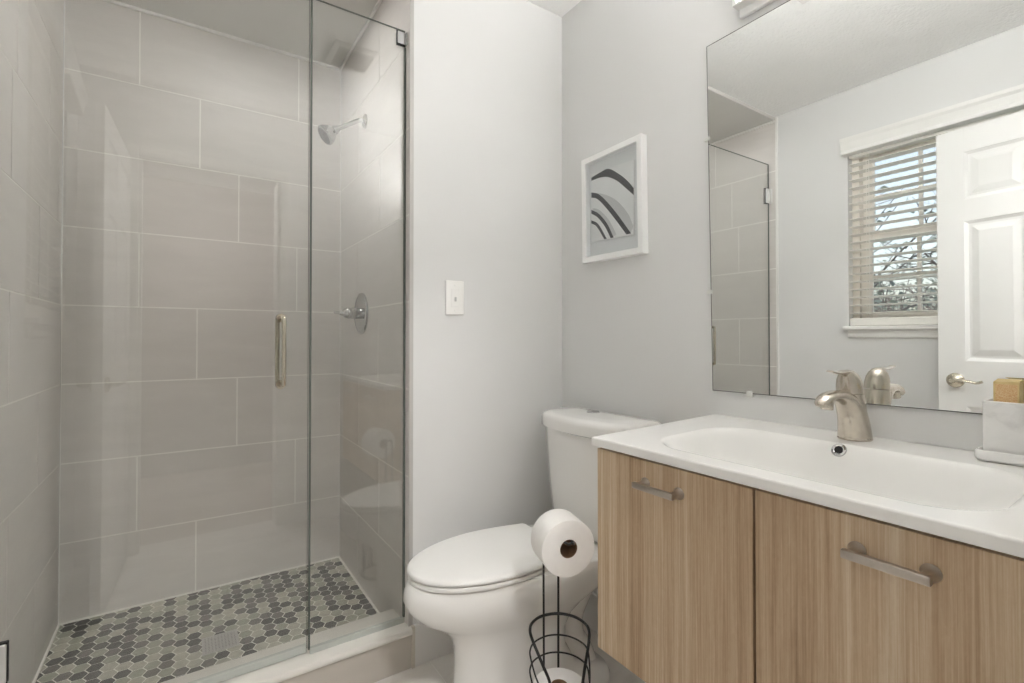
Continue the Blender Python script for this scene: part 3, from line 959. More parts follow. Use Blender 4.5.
finish(bm, 'glazing', M['pane'], pic)

# ------------------------------------------------------------------ mirror
mir = thing('wall_mirror', 'large frameless mirror on the wall above the sink', 'mirror', (XM, 0.45, 0.976))
MQ = [(0.911, 2.032), (-0.0, 2.036)]
MQ = [(0.9095, 2.0315), (0.075, 2.0350), (0.075, 0.9835), (0.8935, 0.9765)]
bm = bmesh.new()
fr = [bm.verts.new((XM - 0.006, y, z)) for y, z in MQ]
bk = [bm.verts.new((XM - 0.0005, y, z)) for y, z in MQ]
ins = [bm.verts.new((XM - 0.006, y, z)) for y, z in quad_inset(MQ, 0.0022)]
f = bm.faces.new(ins); f.material_index = 0
for i in range(4):
    f = bm.faces.new((fr[i], fr[(i + 1) % 4], ins[(i + 1) % 4], ins[i])); f.material_index = 1
f = bm.faces.new(list(reversed(bk))); f.material_index = 1
for i in range(4):
    j = (i + 1) % 4
    f = bm.faces.new((fr[j], fr[i], bk[i], bk[j])); f.material_index = 1
finish(bm, 'mirror_glass', [M['mirror'], M['mirror_edge']], mir)
for (yc, zc, dy, dz) in ((0.905, 1.745, 1, 0), (0.899, 1.275, 1, 0), (0.776, 0.9775, 0, -1)):
    bm = bmesh.new()
    if dy:
        box(bm, XM - 0.0095, XM - 0.0064, yc - 0.006, yc + 0.012, zc - 0.006, zc + 0.006, 0, 0.0012)
        box(bm, XM - 0.0066, XM - 0.0003, yc + 0.006, yc + 0.012, zc - 0.006, zc + 0.006, 0, 0.001)
    else:
        box(bm, XM - 0.0095, XM - 0.0064, yc - 0.009, yc + 0.009, zc - 0.010, zc + 0.007, 0, 0.0012)
        box(bm, XM - 0.0066, XM - 0.0003, yc - 0.009, yc + 0.009, zc - 0.010, zc - 0.003, 0, 0.001)
    finish(bm, 'mirror_clip', M['clip'], mir)

# ------------------------------------------------------------------ vanity light
vl = thing('vanity_light', 'long white light bar glowing on the wall above the mirror', 'light', (XM, 0.45, 2.10))
VY0, VY1, VZ0, VZ1, VX = 0.095, 0.799, 2.079, 2.215, 1.288
bm = bmesh.new()
box(bm, XM - 0.0145, XM - 0.0005, VY0 + 0.004, VY1 - 0.002, 2.055, VZ1, 0, 0.003)
box(bm, VX, XM - 0.014, VY1 - 0.012, VY1, VZ0 - 0.002, VZ1, 0, 0.002)
box(bm, VX, XM - 0.014, VY0, VY0 + 0.012, VZ0 - 0.002, VZ1, 0, 0.002)
box(bm, VX + 0.002, XM - 0.014, VY0 + 0.012, VY1 - 0.012, VZ0 - 0.002, VZ0 + 0.006, 0, 0.001)
finish(bm, 'housing', M['frame_white'], vl)
bm = bmesh.new()
box(bm, VX + 0.001, XM - 0.015, VY0 + 0.0125, VY1 - 0.0125, VZ0 + 0.0065, VZ1 - 0.006, 0, 0.005, 3)
finish(bm, 'diffuser', M['diffuser'], vl, 40)
bm = bmesh.new()
box(bm, VX + 0.008, XM - 0.016, VY0 + 0.02, VY1 - 0.02, VZ1 - 0.0058, VZ1 - 0.003)
finish(bm, 'uplight_strip', M['uplight'], vl)

# ------------------------------------------------------------------ vanity cabinet
CX, CY0, CY1, CZ0, CZ1 = 0.8445, 0.098, 0.884, 0.380, 0.8652
vc = thing('vanity_cabinet', 'wall-hung oak vanity cabinet with two doors under the sink', 'cabinet', (1.09, 0.49, CZ0))
bm = bmesh.new()
bx0 = CX + 0.0195
box(bm, bx0, XM - 0.0005, CY1 - 0.016, CY1 - 0.0005, CZ0 + 0.001, CZ1 + 0.004, 0)
box(bm, bx0, XM - 0.0005, CY0 + 0.0005, CY0 + 0.016, CZ0 + 0.001, CZ1 + 0.004, 0)
box(bm, bx0, XM - 0.0005, CY0 + 0.016, CY1 - 0.016, CZ0 + 0.001, CZ0 + 0.017, 0)
box(bm, bx0 + 0.002, bx0 + 0.012, CY0 + 0.016, CY1 - 0.016, CZ0 + 0.017, CZ1 + 0.004, 1)  # dark sheet behind the doors stands in for shade in the gaps
box(bm, XM - 0.012, XM - 0.0005, CY0 + 0.016, CY1 - 0.016, CZ0 + 0.017, CZ0 + 0.20, 1)
finish(bm, 'carcass', [M['wood'], M['gap_shade']], vc)
def cab_pull(y0, y1, zc):
    bm = bmesh.new()
    xb = CX - 0.030
    box(bm, xb - 0.0055, xb + 0.0055, y0, y1, zc - 0.0065, zc + 0.0065, 0, 0.0018)
    for yy in (y0 + 0.009, y1 - 0.009):
        lathe(bm, [(0, 0), (0.0125, 0), (0.0125, 0.002), (0.009, 0.006), (0.0065, 0.014), (0.0065, 0.026), (0.0, 0.026)], (CX - 0.0003, yy, zc), (-1, 0, 0), 20)
    return bm
YGAP = 0.487
for (y0, y1, hy0, hy1, wm, lab, wl) in ((YGAP + 0.0024, CY1, 0.636, 0.742, M['wood'], 'oak door nearest the toilet', None), (CY0, YGAP - 0.0024, 0.229, 0.335, M['wood_right'], 'oak door on the right', None)):
    bm = bmesh.new()
    box(bm, CX, CX + 0.018, y0, y1, CZ0, CZ1, 0, 0.0008, 1)
    d = finish(bm, 'cabinet_door', wm, vc)
    o = finish(cab_pull(hy0, hy1, 0.816), 'pull_handle', M['pull_metal'], d, 40)
    o['label'] = 'brushed metal bar pull'

# ------------------------------------------------------------------ sink top with moulded basin
st_o = thing('sink_top', 'white ceramic sink top with a wide moulded basin', 'sink', (1.09, 0.49, 0.87))
TX0, TX1, TY0, TY1 = 0.834, XM - 0.0006, 0.088, 0.893
def deck(x):
    t = (x - TX0) / (TX1 - TX0)
    return 0.8925 + 0.0125 * t
BXC, BYC, BHX, BHY, BR = 1.048, 0.480, 0.158, 0.296, 0.10
def basin_depth(x, y):
    qx, qy = abs(x - BXC) - (BHX - BR), abs(y - BYC) - (BHY - BR)
    dd = math.hypot(max(qx, 0), max(qy, 0)) + min(max(qx, qy), 0) - BR   # <0 inside
    if dd >= 0.004: return 0.0
    t = min(1.0, (0.004 - dd) / 0.070)
    s = t * t * (3 - 2 * t)
    s = 0.35 * s + 0.65 * (1 - (1 - t ** 1.7) ** 2.4)
    floor = 0.010 * max(0.0, 1 - math.hypot((x - 1.06) / 0.14, (y - BYC) / 0.27))
    return 0.088 * s + floor * s
NX, NY = 130, 210
bm = bmesh.new()
grid = []
edge = 0.0045
def edge_drop(x, y):
    e = 0.0
    for dd in (x - TX0, y - TY0, TY1 - y):
        if dd < edge:
            k = 1 - max(dd, 0) / edge
            e = max(e, edge * (1 - math.sqrt(max(0.0, 1 - k * k))))
    return e
def coord(i, n, a, c):
    # finer at the ends so the edge rounding is resolved
    k = [0, 0.0004, 0.0011, 0.0022, 0.0035, 0.0050]
    m = len(k)
    if i < m: return a + k[i]
    if i > n - m: return c - k[n - i]
    t = (i - m + 1) / (n - 2 * m + 2)
    return a + k[-1] + (c - a - 2 * k[-1]) * t
for i in range(NX + 1):
    x = coord(i, NX, TX0, TX1)
    row = []
    for j in range(NY + 1):
        y = coord(j, NY, TY0, TY1)
        row.append(bm.verts.new((x, y, deck(x) - basin_depth(x, y) - edge_drop(x, y))))
    grid.append(row)
for i in range(NX):
    for j in range(NY):
        bm.faces.new((grid[i][j], grid[i + 1][j], grid[i + 1][j + 1], grid[i][j + 1]))
# skirt and underside
ring = [grid[0][j] for j in range(NY + 1)] + [grid[i][NY] for i in range(1, NX + 1)] + [grid[NX][j] for j in range(NY - 1, -1, -1)] + [grid[i][0] for i in range(NX - 1, 0, -1)]
low = [bm.verts.new((v.co.x, v.co.y, 0.8722)) for v in ring]
for k in range(len(ring)):
    q = (k + 1) % len(ring)
    bm.faces.new((ring[k], ring[q], low[q], low[k]))
inn = [bm.verts.new((min(max(v.co.x, TX0 + 0.06), TX1 - 0.03), min(max(v.co.y, TY0 + 0.04), TY1 - 0.04), 0.8722)) for v in ring]
deep = [bm.verts.new((BXC + (v.co.x - BXC) * 0.8, BYC + (v.co.y - BYC) * 0.85, 0.785)) for v in inn]
for k in range(len(ring)):
    q = (k + 1) % len(ring)
    bm.faces.new((low[k], low[q], inn[q], inn[k]))
    bm.faces.new((inn[k], inn[q], deep[q], deep[k]))
bm.faces.new(list(reversed(deep)))
bmesh.ops.remove_doubles(bm, verts=bm.verts, dist=1e-6)
bmesh.ops.dissolve_degenerate(bm, dist=1e-6, edges=bm.edges)
finish(bm, 'basin_slab', M['sink_white'], st_o, 60)
# overflow ring on the basin's rear slope
def surf(x, y): return deck(x) - basin_depth(x, y)
ox, oy = 1.1955, 0.495
sl = (surf(ox + 0.004, oy) - surf(ox - 0.004, oy)) / 0.008
nrm = Vector((-sl, 0, 1)).normalized()
oc = Vector((ox, oy, surf(ox, oy)))
bm = bmesh.new()
lathe(bm, [(0.0085, -0.002), (0.0085, 0.0022), (0.0105, 0.0034), (0.0142, 0.0026), (0.0155, 0.0005), (0.0155, -0.004), (0.0085, -0.004)], oc, nrm, 36, 0, False)
finish(bm, 'overflow_ring', M['chrome'], st_o, 40)
bm = bmesh.new(); lathe(bm, [(0, 0.0006), (0.0088, 0.0006), (0.0088, -0.003), (0, -0.003)], oc, nrm, 28)
finish(bm, 'overflow_hole', M['black'], st_o)
dx_, dy_ = 1.06, BYC
zc = surf(dx_, dy_)
bm = bmesh.new(); lathe(bm, [(0, 0.006), (0.018, 0.005), (0.0205, 0.003), (0.0205, 0.001), (0.024, 0.001), (0.029, 0.0008), (0.031, -0.001), (0.031, -0.004), (0, -0.004)], (dx_, dy_, zc), (0, 0, 1), 36)
finish(bm, 'drain_stopper', M['chrome'], st_o, 40)

# ------------------------------------------------------------------ faucet
FX, FY = 1.276, 0.4965
FZ = deck(FX)
fa = thing('faucet', 'brushed nickel single-lever faucet on the sink deck', 'faucet', (FX, FY, FZ))
def oval(cx, cz, rx, ry, tilt=0.0, n=36):
    pts = []
    for k in range(n):
        a = 2 * PI * k / n
        px_, py_ = rx * math.cos(a), ry * math.sin(a)
        pts.append((cx + px_ * math.cos(tilt), FY + py_, cz + px_ * math.sin(tilt)))
    return pts
# one swept form from the foot up and over to the spout tip
bm = bmesh.new()
sp = [(1.278, 0.0003), (1.278, 0.003), (1.2775, 0.010), (1.274, 0.032), (1.264, 0.060), (1.243, 0.084), (1.214, 0.0995), (1.185, 0.1055), (1.160, 0.1055), (1.139, 0.101), (1.125, 0.092), (1.122, 0.086)]
rr = [(0.0335, 0.0345), (0.0342, 0.0350), (0.0332, 0.0340), (0.0312, 0.0325), (0.0290, 0.0300), (0.0255, 0.0240), (0.0210, 0.0165), (0.0185, 0.0118), (0.0180, 0.0106), (0.0176, 0.0115), (0.0160, 0.0115), (0.0115, 0.0080)]
pp = catmull([(x, FY, FZ + z) for x, z in sp], 6)
def ipr(t):
    k = t * (len(rr) - 1); a = min(int(k), len(rr) - 2); f = k - a
    return (rr[a][0] + (rr[a + 1][0] - rr[a][0]) * f, rr[a][1] + (rr[a + 1][1] - rr[a][1]) * f)
tube(bm, pp, [ipr(i / (len(pp) - 1)) for i in range(len(pp))], 32)
finish(bm, 'body', M['nickel'], fa, 50)
bm = bmesh.new()
loft(bm, [oval(1.274, FZ + 0.030, 0.026, 0.026), oval(1.268, FZ + 0.062, 0.028, 0.0275, 0.10), oval(1.262, FZ + 0.082, 0.0285, 0.0278, 0.14), oval(1.257, FZ + 0.098, 0.0280, 0.0272, 0.10), oval(1.2545, FZ + 0.1065, 0.0272, 0.0268, 0.06)])
spt = finish(bm, 'neck', M['nickel'], fa, 50)
bm = bmesh.new()
lathe(bm, [(0, -0.006), (0.0125, -0.006), (0.0125, 0.009), (0.0105, 0.0115), (0.0, 0.0105)], (1.145, FY, FZ + 0.089), (-0.14, 0, -1), 24)
finish(bm, 'aerator', M['nickel'], spt, 40)
bm = bmesh.new()
loft(bm, [oval(1.2545, FZ + 0.1078, 0.0272, 0.0268, 0.06), oval(1.2535, FZ + 0.122, 0.0272, 0.0262, 0.08), oval(1.2505, FZ + 0.136, 0.0255, 0.0240, 0.14), oval(1.2465, FZ + 0.147, 0.0220, 0.0198, 0.2),
          oval(1.2420, FZ + 0.1545, 0.0165, 0.0140, 0.24), oval(1.2385, FZ + 0.158, 0.0085, 0.0070, 0.24)])
cap = finish(bm, 'handle_dome', M['nickel'], fa, 50)
bm = bmesh.new()
lp = catmull([(1.246, FY, FZ + 0.1535), (1.225, FY, FZ + 0.1560), (1.206, FY, FZ + 0.1550), (1.184, FY, FZ + 0.1560), (1.158, FY, FZ + 0.1600)], 6)
nl = len(lp)
tube(bm, lp, [(0.0125 - 0.0055 * i / nl, 0.0050 - 0.0030 * i / nl) for i in range(nl)], 16)
finish(bm, 'lever', M['nickel'], cap, 50)

# ------------------------------------------------------------------ tray, container, soap box
def rounded_rect(x0, x1, y0, y1, r, n=6):
    pts = []
    for cx, cy, a0 in ((x1 - r, y1 - r, 0), (x0 + r, y1 - r, PI / 2), (x0 + r, y0 + r, PI), (x1 - r, y0 + r, 1.5 * PI)):
        for k in range(n + 1):
            a = a0 + PI / 2 * k / n
            pts.append((cx + r * math.cos(a), cy + r * math.sin(a)))
    return pts
TRX0, TRX1, TRY0, TRY1 = 1.248, 1.331, 0.106, 0.287
ZT = deck(1.249) + 0.0016
tray = thing('vanity_tray', 'white marble-look tray on the sink top in the corner', 'tray', (1.287, 0.20, ZT))
bm = bmesh.new()
def rr3(d, z, r=0.012): return [(x, y, z) for x, y in rounded_rect(TRX0 + d, TRX1 - d, TRY0 + d, TRY1 - d, max(r - d, 0.003))]
loft(bm, [rr3(0.004, ZT), rr3(0.0, ZT + 0.004), rr3(0.0, ZT + 0.017), rr3(0.002, ZT + 0.0195), rr3(0.0045, ZT + 0.0195), rr3(0.006, ZT + 0.017), rr3(0.007, ZT + 0.008)])
o = finish(bm, 'tray_dish', M['marble'], tray, 40)
ZK = ZT + 0.0085
KX0, KX1, KY0, KY1, KZ1 = 1.2585, 1.3210, 0.164, 0.2765, 1.0165
con = thing('marble_holder', 'white marble-look rectangular holder standing on the tray', 'holder', (1.288, 0.225, ZK))
bm = bmesh.new()
def kr(d, z, r=0.006): return [(x, y, z) for x, y in rounded_rect(KX0 + d, KX1 - d, KY0 + d, KY1 - d, max(r - d * 0.5, 0.002), 4)]
loft(bm, [kr(0.001, ZK), kr(0.0, ZK + 0.002), kr(0.0, KZ1 - 0.0015), kr(0.0015, KZ1), kr(0.005, KZ1), kr(0.006, KZ1 - 0.002), kr(0.006, ZK + 0.012)])
finish(bm, 'holder_body', M['marble'], con, 40)
sb = thing('soap_box', 'small tan paper box standing inside the marble holder', 'box', (1.288, 0.245, ZK + 0.0125))
BX0, BX1, BY0, BY1, BZ1 = 1.2735, 1.3030, 0.228, 0.2635, 1.0525
bm = bmesh.new()
box(bm, BX0, BX1, BY0, BY1, ZK + 0.0122, BZ1, 0, 0.0008, 1)
o = finish(bm, 'carton', M['soap_box'], sb)
bm = bmesh.new()
box(bm, BX0 - 0.0003, BX0 - 0.0001, BY0 + 0.003, BY1 - 0.003, ZK + 0.05, BZ1 - 0.004)
finish(bm, 'printed_panel', M['soap_print'], o)
bm = bmesh.new()
loft(bm, [[(BX0, BY0 + 0.001, BZ1 + 0.0002), (BX0, BY1 - 0.001, BZ1 + 0.0002), (BX1, BY1 - 0.001, BZ1 + 0.0040), (BX1, BY0 + 0.001, BZ1 + 0.0040)],
          [(BX0, BY0 + 0.001, BZ1 + 0.0008), (BX0, BY1 - 0.001, BZ1 + 0.0008), (BX1, BY1 - 0.001, BZ1 + 0.0047), (BX1, BY0 + 0.001, BZ1 + 0.0047)]])
finish(bm, 'top_flap', M['soap_box'], o)
sb.location = sb.location

# ------------------------------------------------------------------ toilet (faces -X)
TY = 1.295
to = thing('toilet', 'white two-piece toilet with closed lid beside the vanity', 'toilet', (0.95, TY, 0))
def egg(xf, xb, hw, z, n=56, back=0.55, widest=0.58, pw=2.25):
    """closed outline from front tip xf to back xb; widest at fraction; back keeps a share of the width."""
    pts = []
    xw = xf + (xb - xf) * widest
    for k in range(n):
        a = 2 * PI * k / n
        ca, sa = math.cos(a), math.sin(a)
        if ca <= 0:      # front half ellipse
            x = xw + (xw - xf) * ca
            y = hw * sa
        else:            # back half: superellipse, squarer
            e = 2.0 / (2.0 + 3.0 * back)
            x = xw + (xb - xw) * (abs(ca) ** e)
            y = hw * (1 if sa >= 0 else -1) * (abs(sa) ** e)
        pts.append((x, TY + y, z))
    return pts
bm = bmesh.new()
S = [egg(0.640, 1.215, 0.134, 0.0, back=0.8), egg(0.640, 1.215, 0.134, 0.012, back=0.8), egg(0.652, 1.205, 0.126, 0.034, back=0.8), egg(0.662, 1.150, 0.119, 0.056, back=0.7), egg(0.667, 1.070, 0.115, 0.095, back=0.6), egg(0.670, 1.035, 0.112, 0.16, back=0.5),
     egg(0.668, 1.035, 0.113, 0.225, back=0.5), egg(0.650, 1.060, 0.121, 0.268, back=0.5), egg(0.608, 1.105, 0.138, 0.304, back=0.5), egg(0.553, 1.165, 0.160, 0.338, back=0.55),
     egg(0.524, 1.22, 0.174, 0.370, back=0.7), egg(0.511, 1.245, 0.179, 0.398, back=0.8), egg(0.513, 1.25, 0.178, 0.420, back=0.9), egg(0.520, 1.25, 0.173, 0.440, back=0.9), egg(0.526, 1.245, 0.168, 0.446, back=0.9)]
loft(bm, S)
bowl = finish(bm, 'bowl', M['porcelain'], to, 50)
# trapway curving down behind the bowl to the rear foot
bm = bmesh.new()
path = catmull([(1.185, TY, 0.400), (1.170, TY, 0.355), (1.120, TY, 0.290), (1.075, TY, 0.215), (1.080, TY, 0.135), (1.115, TY, 0.075), (1.140, TY, 0.020)], 7)
tube(bm, path, [(0.078, 0.062)] * len(path), 24)
finish(bm, 'trapway', M['porcelain'], bowl, 60)
for s in (1, -1):
    bm = bmesh.new()
    lathe(bm, [(0.013, 0), (0.013, 0.010), (0.010, 0.017), (0.0, 0.020)], (1.06, TY + s * 0.112, 0.030), (0, 0, 1), 18)
    finish(bm, 'bolt_cap', M['seat_plastic'], bowl, 40)
# seat ring and lid share one outline: elliptical front, straight taper to a square back
def lid_outline(d, z, xb=1.003, hwb=0.136, n=30):
    xf, xw, hw, r = 0.524 + d, 0.800, 0.166 - d, 0.016
    xb -= d * 0.5; hwb -= d
    half = []
    for k in range(n + 1):
        a = PI / 2 * k / n
        half.append((xw - (xw - xf) * math.cos(a), hw * math.sin(a)))
    m_ = 12
    for k in range(1, m_):
        t = k / m_
        half.append((xw + (xb - r - xw) * t, hw + (hwb - hw) * (t ** 1.7)))
    for k in range(6):
        a = PI / 2 * k / 5
        half.append((xb - r + r * math.sin(a), hwb - r + r * math.cos(a)))
    pts = [(x, TY + y, z) for x, y in half] + [(x, TY - y, z) for x, y in reversed(half[1:])]
    return pts
bm = bmesh.new()
loft(bm, [lid_outline(0.010, 0.4475), lid_outline(0.004, 0.4500), lid_outline(0.003, 0.4520), lid_outline(0.003, 0.4595), lid_outline(0.006, 0.4625)])
finish(bm, 'seat', M['seat_plastic'], to, 45)
bm = bmesh.new()
loft(bm, [lid_outline(0.008, 0.4660), lid_outline(0.002, 0.4672), lid_outline(0.0, 0.4700), lid_outline(0.0, 0.4745), lid_outline(0.002, 0.4785), lid_outline(0.007, 0.4810), lid_outline(0.020, 0.4820), lid_outline(0.09, 0.4828)])
finish(bm, 'lid', M['seat_plastic'], to, 50)
for s in (1, -1):
    bm = bmesh.new()
    tube(bm, [(1.018, TY + s * 0.05, 0.462), (1.018, TY + s * 0.095, 0.462)], 0.0125, 18)
    finish(bm, 'seat_hinge', M['seat_plastic'], to, 40)
# tank
def tank_sec(xf, xb, hw, z, bow, r=0.028, n=14):
    """front at xf bulging by bow, back at xb flat; the tank sits a little toward the vanity."""
    TYK = TY - 0.016; hw = hw + 0.016
    pts = []
    for k in range(n + 1):
        t = -1 + 2 * k / n
        rc = 0.0
        e = (abs(t) * hw - (hw - r))
        if e > 0: rc = r - math.sqrt(max(0.0, r * r - e * e))
        pts.append((xf - bow * (1 - t * t) + rc, TYK + t * hw, z))
    pts += [(xb - 0.02, TYK + hw, z), (xb - 0.004, TYK + hw - 0.006, z), (xb, TYK + hw - 0.02, z), (xb, TYK, z), (xb, TYK - hw + 0.02, z), (xb - 0.004, TYK - hw + 0.006, z), (xb - 0.02, TYK - hw, z)]
    return pts
bm = bmesh.new()
loft(bm, [tank_sec(1.180, 1.280, 0.152, 0.4475, 0.030), tank_sec(1.168, 1.286, 0.172, 0.462, 0.036, 0.04), tank_sec(1.158, 1.290, 0.178, 0.50, 0.040, 0.045), tank_sec(1.150, 1.293, 0.190, 0.62, 0.042, 0.045), tank_sec(1.143, 1.296, 0.197, 0.76, 0.044, 0.045), tank_sec(1.142, 1.297, 0.199, 0.806, 0.044, 0.045)])
finish(bm, 'tank', M['porcelain'], to, 50)
bm = bmesh.new()
loft(bm, [tank_sec(1.139, 1.299, 0.203, 0.8085, 0.046, 0.045), tank_sec(1.131, 1.302, 0.211, 0.812, 0.048, 0.05), tank_sec(1.130, 1.303, 0.212, 0.842, 0.048, 0.05), tank_sec(1.132, 1.302, 0.210, 0.853, 0.048, 0.05), tank_sec(1.139, 1.297, 0.204, 0.860, 0.046, 0.048), tank_sec(1.155, 1.285, 0.192, 0.8635, 0.040, 0.045), tank_sec(1.19, 1.25, 0.12, 0.8645, 0.02)])
tl = finish(bm, 'tank_lid', M['porcelain'], to, 50)
bm = bmesh.new(); lathe(bm, [(0, 0), (0.024, 0), (0.024, 0.004), (0.021, 0.0065), (0.0, 0.008)], (1.240, TY + 0.025, 0.8632), (0, 0, 1), 30)
o = finish(bm, 'flush_button', M['chrome'], tl, 40); o['label'] = 'round chrome flush button'

# ------------------------------------------------------------------ toilet paper stand and rolls
SXc, SYc = 0.7845, 0.958
fwd = Vector((math.sin(math.radians(33.8)), math.cos(math.radians(33.8)), 0))   # away from the doorway
rgt = Vector((fwd.y, -fwd.x, 0))
C0 = Vector((SXc, SYc, 0))
def sp3(r, d, z): return C0 + rgt * r + fwd * d + Vector((0, 0, z))
ts = thing('toilet_paper_stand', 'black wire toilet paper stand in front of the toilet', 'toilet paper stand', (SXc, SYc, 0))
RW = 0.0735
WR = 0.0032
def hoop(z_side, drop, spread, loop, r=WR):
    """ring open at the front whose ends dip down to the front posts."""
    pts = []
    N = 24
    a0 = math.radians(-62)       # start near the front left, going round the back
    a1 = math.radians(242)
    for k in range(N + 1):
        a = a0 + (a1 - a0) * k / N
        pts.append((a, z_side))
    return pts
# angle 0 = right, 90 deg = back, 180 = left, 270 = front
def ringpt(a, z, rad=RW): return sp3(rad * math.cos(a), rad * math.sin(a), z)
# heavy top hoop: front posts rise, flare out to the sides and pass round the back
bm = bmesh.new()
pl_ = sp3(-0.018, -0.066, 0.0); pr_ = sp3(0.046, -0.052, 0.0)
pts = [sp3(-0.014, -0.072, 0.012), sp3(-0.014, -0.072, 0.15), sp3(-0.017, -0.070, 0.245), sp3(-0.028, -0.066, 0.315), sp3(-0.046, -0.055, 0.355), ringpt(math.radians(200), 0.396)]
pts += [ringpt(math.radians(a), 0.404) for a in (180, 155, 125, 90, 55, 25, 0)]
pts += [ringpt(math.radians(-18), 0.388), sp3(0.056, -0.045, 0.335), sp3(0.044, -0.058, 0.27), sp3(0.036, -0.065, 0.20), sp3(0.035, -0.066, 0.012)]
tube(bm, catmull(pts, 7), 0.0036, 10)
finish(bm, 'top_hoop', M['black_wire'], ts, 60)
for zz in (0.348, 0.302):
    bm = bmesh.new()
    pts = [sp3(-0.016, -0.069, zz - 0.10), sp3(-0.030, -0.068, zz - 0.075), sp3(-0.058, -0.052, zz - 0.035), ringpt(math.radians(190), zz - 0.006)]
    pts += [ringpt(math.radians(a), zz) for a in (170, 145, 115, 90, 65, 40, 15)]
    pts += [ringpt(math.radians(-8), zz - 0.012), sp3(0.070, -0.036, zz - 0.045), sp3(0.063, -0.046, zz - 0.072), sp3(0.053, -0.053, zz - 0.062), sp3(0.052, -0.053, zz - 0.02), sp3(0.056, -0.048, zz + 0.004)]
    tube(bm, catmull(pts, 7), 0.0021, 9)
    finish(bm, 'wire_hoop', M['black_wire'], ts, 60)
# two rear rods rise and bend forward into the holding arm
bm = bmesh.new()
ZA = 0.6465
axis = Vector((0.30, 0.954, 0)).normalized()
perp = Vector((axis.y, -axis.x, 0))
RC = Vector((SXc + 0.003, SYc - 0.007, 0.6255))
rodL, rodR = sp3(-0.0345, 0.072, 0.012), sp3(0.0045, 0.0785, 0.012)
def rod(p, side):
    e0 = RC + axis * 0.075 + perp * side * 0.012; e0.z = ZA - 0.004
    e1 = RC - axis * 0.045 + perp * side * 0.010; e1.z = ZA - 0.004
    top = Vector((p.x, p.y, 0.60))
    return [p, Vector((p.x, p.y, 0.3)), top, top.lerp(e0, 0.55) + Vector((0, 0, 0.024)), e0, e1]
A_ = rod(rodL, -1); B_ = rod(rodR, 1)
tip = RC - axis * 0.056; tip.z = ZA - 0.002
tube(bm, catmull(A_ + [tip] + list(reversed(B_)), 8), 0.0030, 10)
finish(bm, 'upright_arm', M['black_wire'], ts, 60)
bm = bmesh.new()
tube(bm, [ringpt(2 * PI * k / 40, 0.006, RW + 0.004) for k in range(40)], 0.004, 10, closed=True)
tube(bm, [ringpt(2 * PI * k / 40, 0.1635, 0.060) for k in range(40)], 0.0024, 8, closed=True)
tube(bm, [ringpt(0.3, 0.159, 0.062), ringpt(0.3 + PI, 0.159, 0.062)], 0.0022, 8)
tube(bm, [ringpt(0.3 + PI / 2, 0.159, 0.064), ringpt(0.3 - PI / 2, 0.159, 0.064)], 0.0022, 8)
for a in (0.3, 0.3 + PI / 2, 0.3 + PI, 0.3 - PI / 2):
    tube(bm, [ringpt(a, 0.159, 0.060), ringpt(a, 0.09, 0.070), ringpt(a, 0.006, RW + 0.004)], 0.0024, 8)
finish(bm, 'base_frame', M['black_wire'], ts, 60)

def make_roll(name_label, loc, ax, rad, ln, core_r):
    t = thing('toilet_paper_roll', name_label, 'toilet paper', loc)
    ax = Vector(ax).normalized(); o = Vector(loc) - ax * ln / 2
    bm = bmesh.new()
    e = 0.004
    lathe(bm, [(core_r, 0), (rad - e, 0), (rad - 0.001, 0.0012), (rad, e), (rad, ln - e), (rad - 0.001, ln - 0.0012), (rad - e, ln), (core_r, ln), (core_r, 0)], o, ax, 64, 0, False)
    bmesh.ops.remove_doubles(bm, verts=bm.verts, dist=1e-6)
    finish(bm, 'paper', M['paper'], t, 40)
    bm = bmesh.new()
    lathe(bm, [(core_r, 0.001), (core_r - 0.0012, 0.001), (core_r - 0.0012, ln - 0.001), (core_r, ln - 0.001)], o, ax, 40, 0, False)
    finish(bm, 'cardboard_core', M['cardboard'], t, 40)
    return t
make_roll('white toilet paper roll hung on the arm of the black stand', RC, axis, 0.0692, 0.086, 0.0225)
make_roll('white toilet paper roll stored upright in the black wire stand', (SXc, SYc, 0.2175), (0, 0, 1), 0.066, 0.102, 0.021)

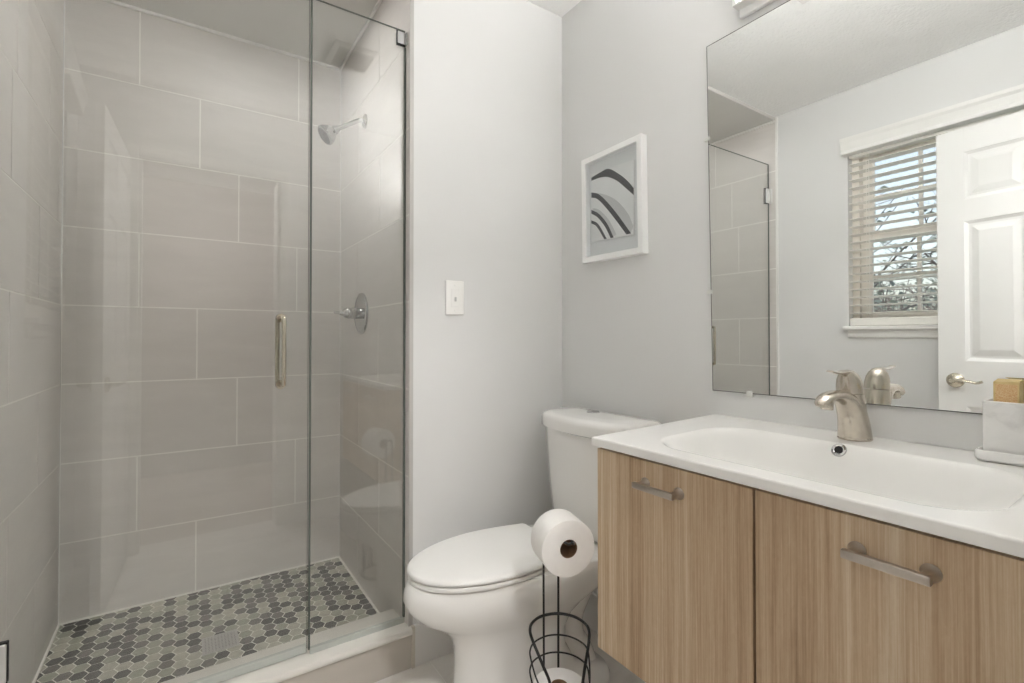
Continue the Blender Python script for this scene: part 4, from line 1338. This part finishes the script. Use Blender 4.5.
# ------------------------------------------------------------------ outside the window
bm = bmesh.new()
box(bm, -30, XL - 0.16, -14, 18, -1.3, -1.2)
struct(finish(bm, 'ground', M['lawn']), 'lawn outside the window', 'ground')
def make_tree(label, x, y, h, seed):
    rnd = random.Random(seed)
    t = thing('bare_tree', label, 'tree', (x, y, -1.2))
    bm = bmesh.new(); bl_ = bmesh.new()
    def branch(p, d, ln, r, lev):
        q = p + d * ln * 0.5 + Vector((rnd.uniform(-1, 1), rnd.uniform(-1, 1), rnd.uniform(-.3, .6))) * ln * 0.06
        e = q + (d + Vector((rnd.uniform(-1, 1), rnd.uniform(-1, 1), rnd.uniform(-.2, .6))) * 0.18).normalized() * ln * 0.5
        tube(bm, [p, q, e], [r, r * 0.82, r * 0.62], 5 if lev > 1 else 8)
        if lev >= 4:
            for k in range(5):
                c = p.lerp(e, rnd.random()) + Vector((rnd.uniform(-1, 1), rnd.uniform(-1, 1), rnd.uniform(-1, 1))) * 0.09
                n = Vector((rnd.uniform(-1, 1), rnd.uniform(-1, 1), rnd.uniform(-1, 1))).normalized()
                u, v = frame_axes(n)
                s = rnd.uniform(0.025, 0.05)
                bl_.faces.new([bl_.verts.new(c + u * s), bl_.verts.new(c + v * s * 0.6), bl_.verts.new(c - u * s), bl_.verts.new(c - v * s * 0.6)])
            return
        for k in range(4 if lev else 6):
            a = rnd.random() * 2 * PI
            u, v = frame_axes(d)
            nd = (d * rnd.uniform(0.5, 0.9) + (u * math.cos(a) + v * math.sin(a)) * rnd.uniform(0.5, 0.9)).normalized()
            f = rnd.uniform(0.45, 1.0)
            branch(p.lerp(e, f), nd, ln * rnd.uniform(0.55, 0.75), r * 0.5, lev + 1)
    branch(Vector((x, y, -1.2)), Vector((0, 0, 1)), h * 0.5, h * 0.02, 0)
    finish(bm, 'trunk', M['bark'], t, 60)
    finish(bl_, 'leaves', M['leaf'], t, recalc=False)
make_tree('thin branching tree outside the window, nearest the glass', -3.6, 2.9, 4.2, 3)
make_tree('thin branching tree outside the window, low and bushy', -9.0, 3.5, 4.4, 21)
make_tree('thin branching tree outside the window, farther and taller', -15.0, 4.6, 6.6, 8)
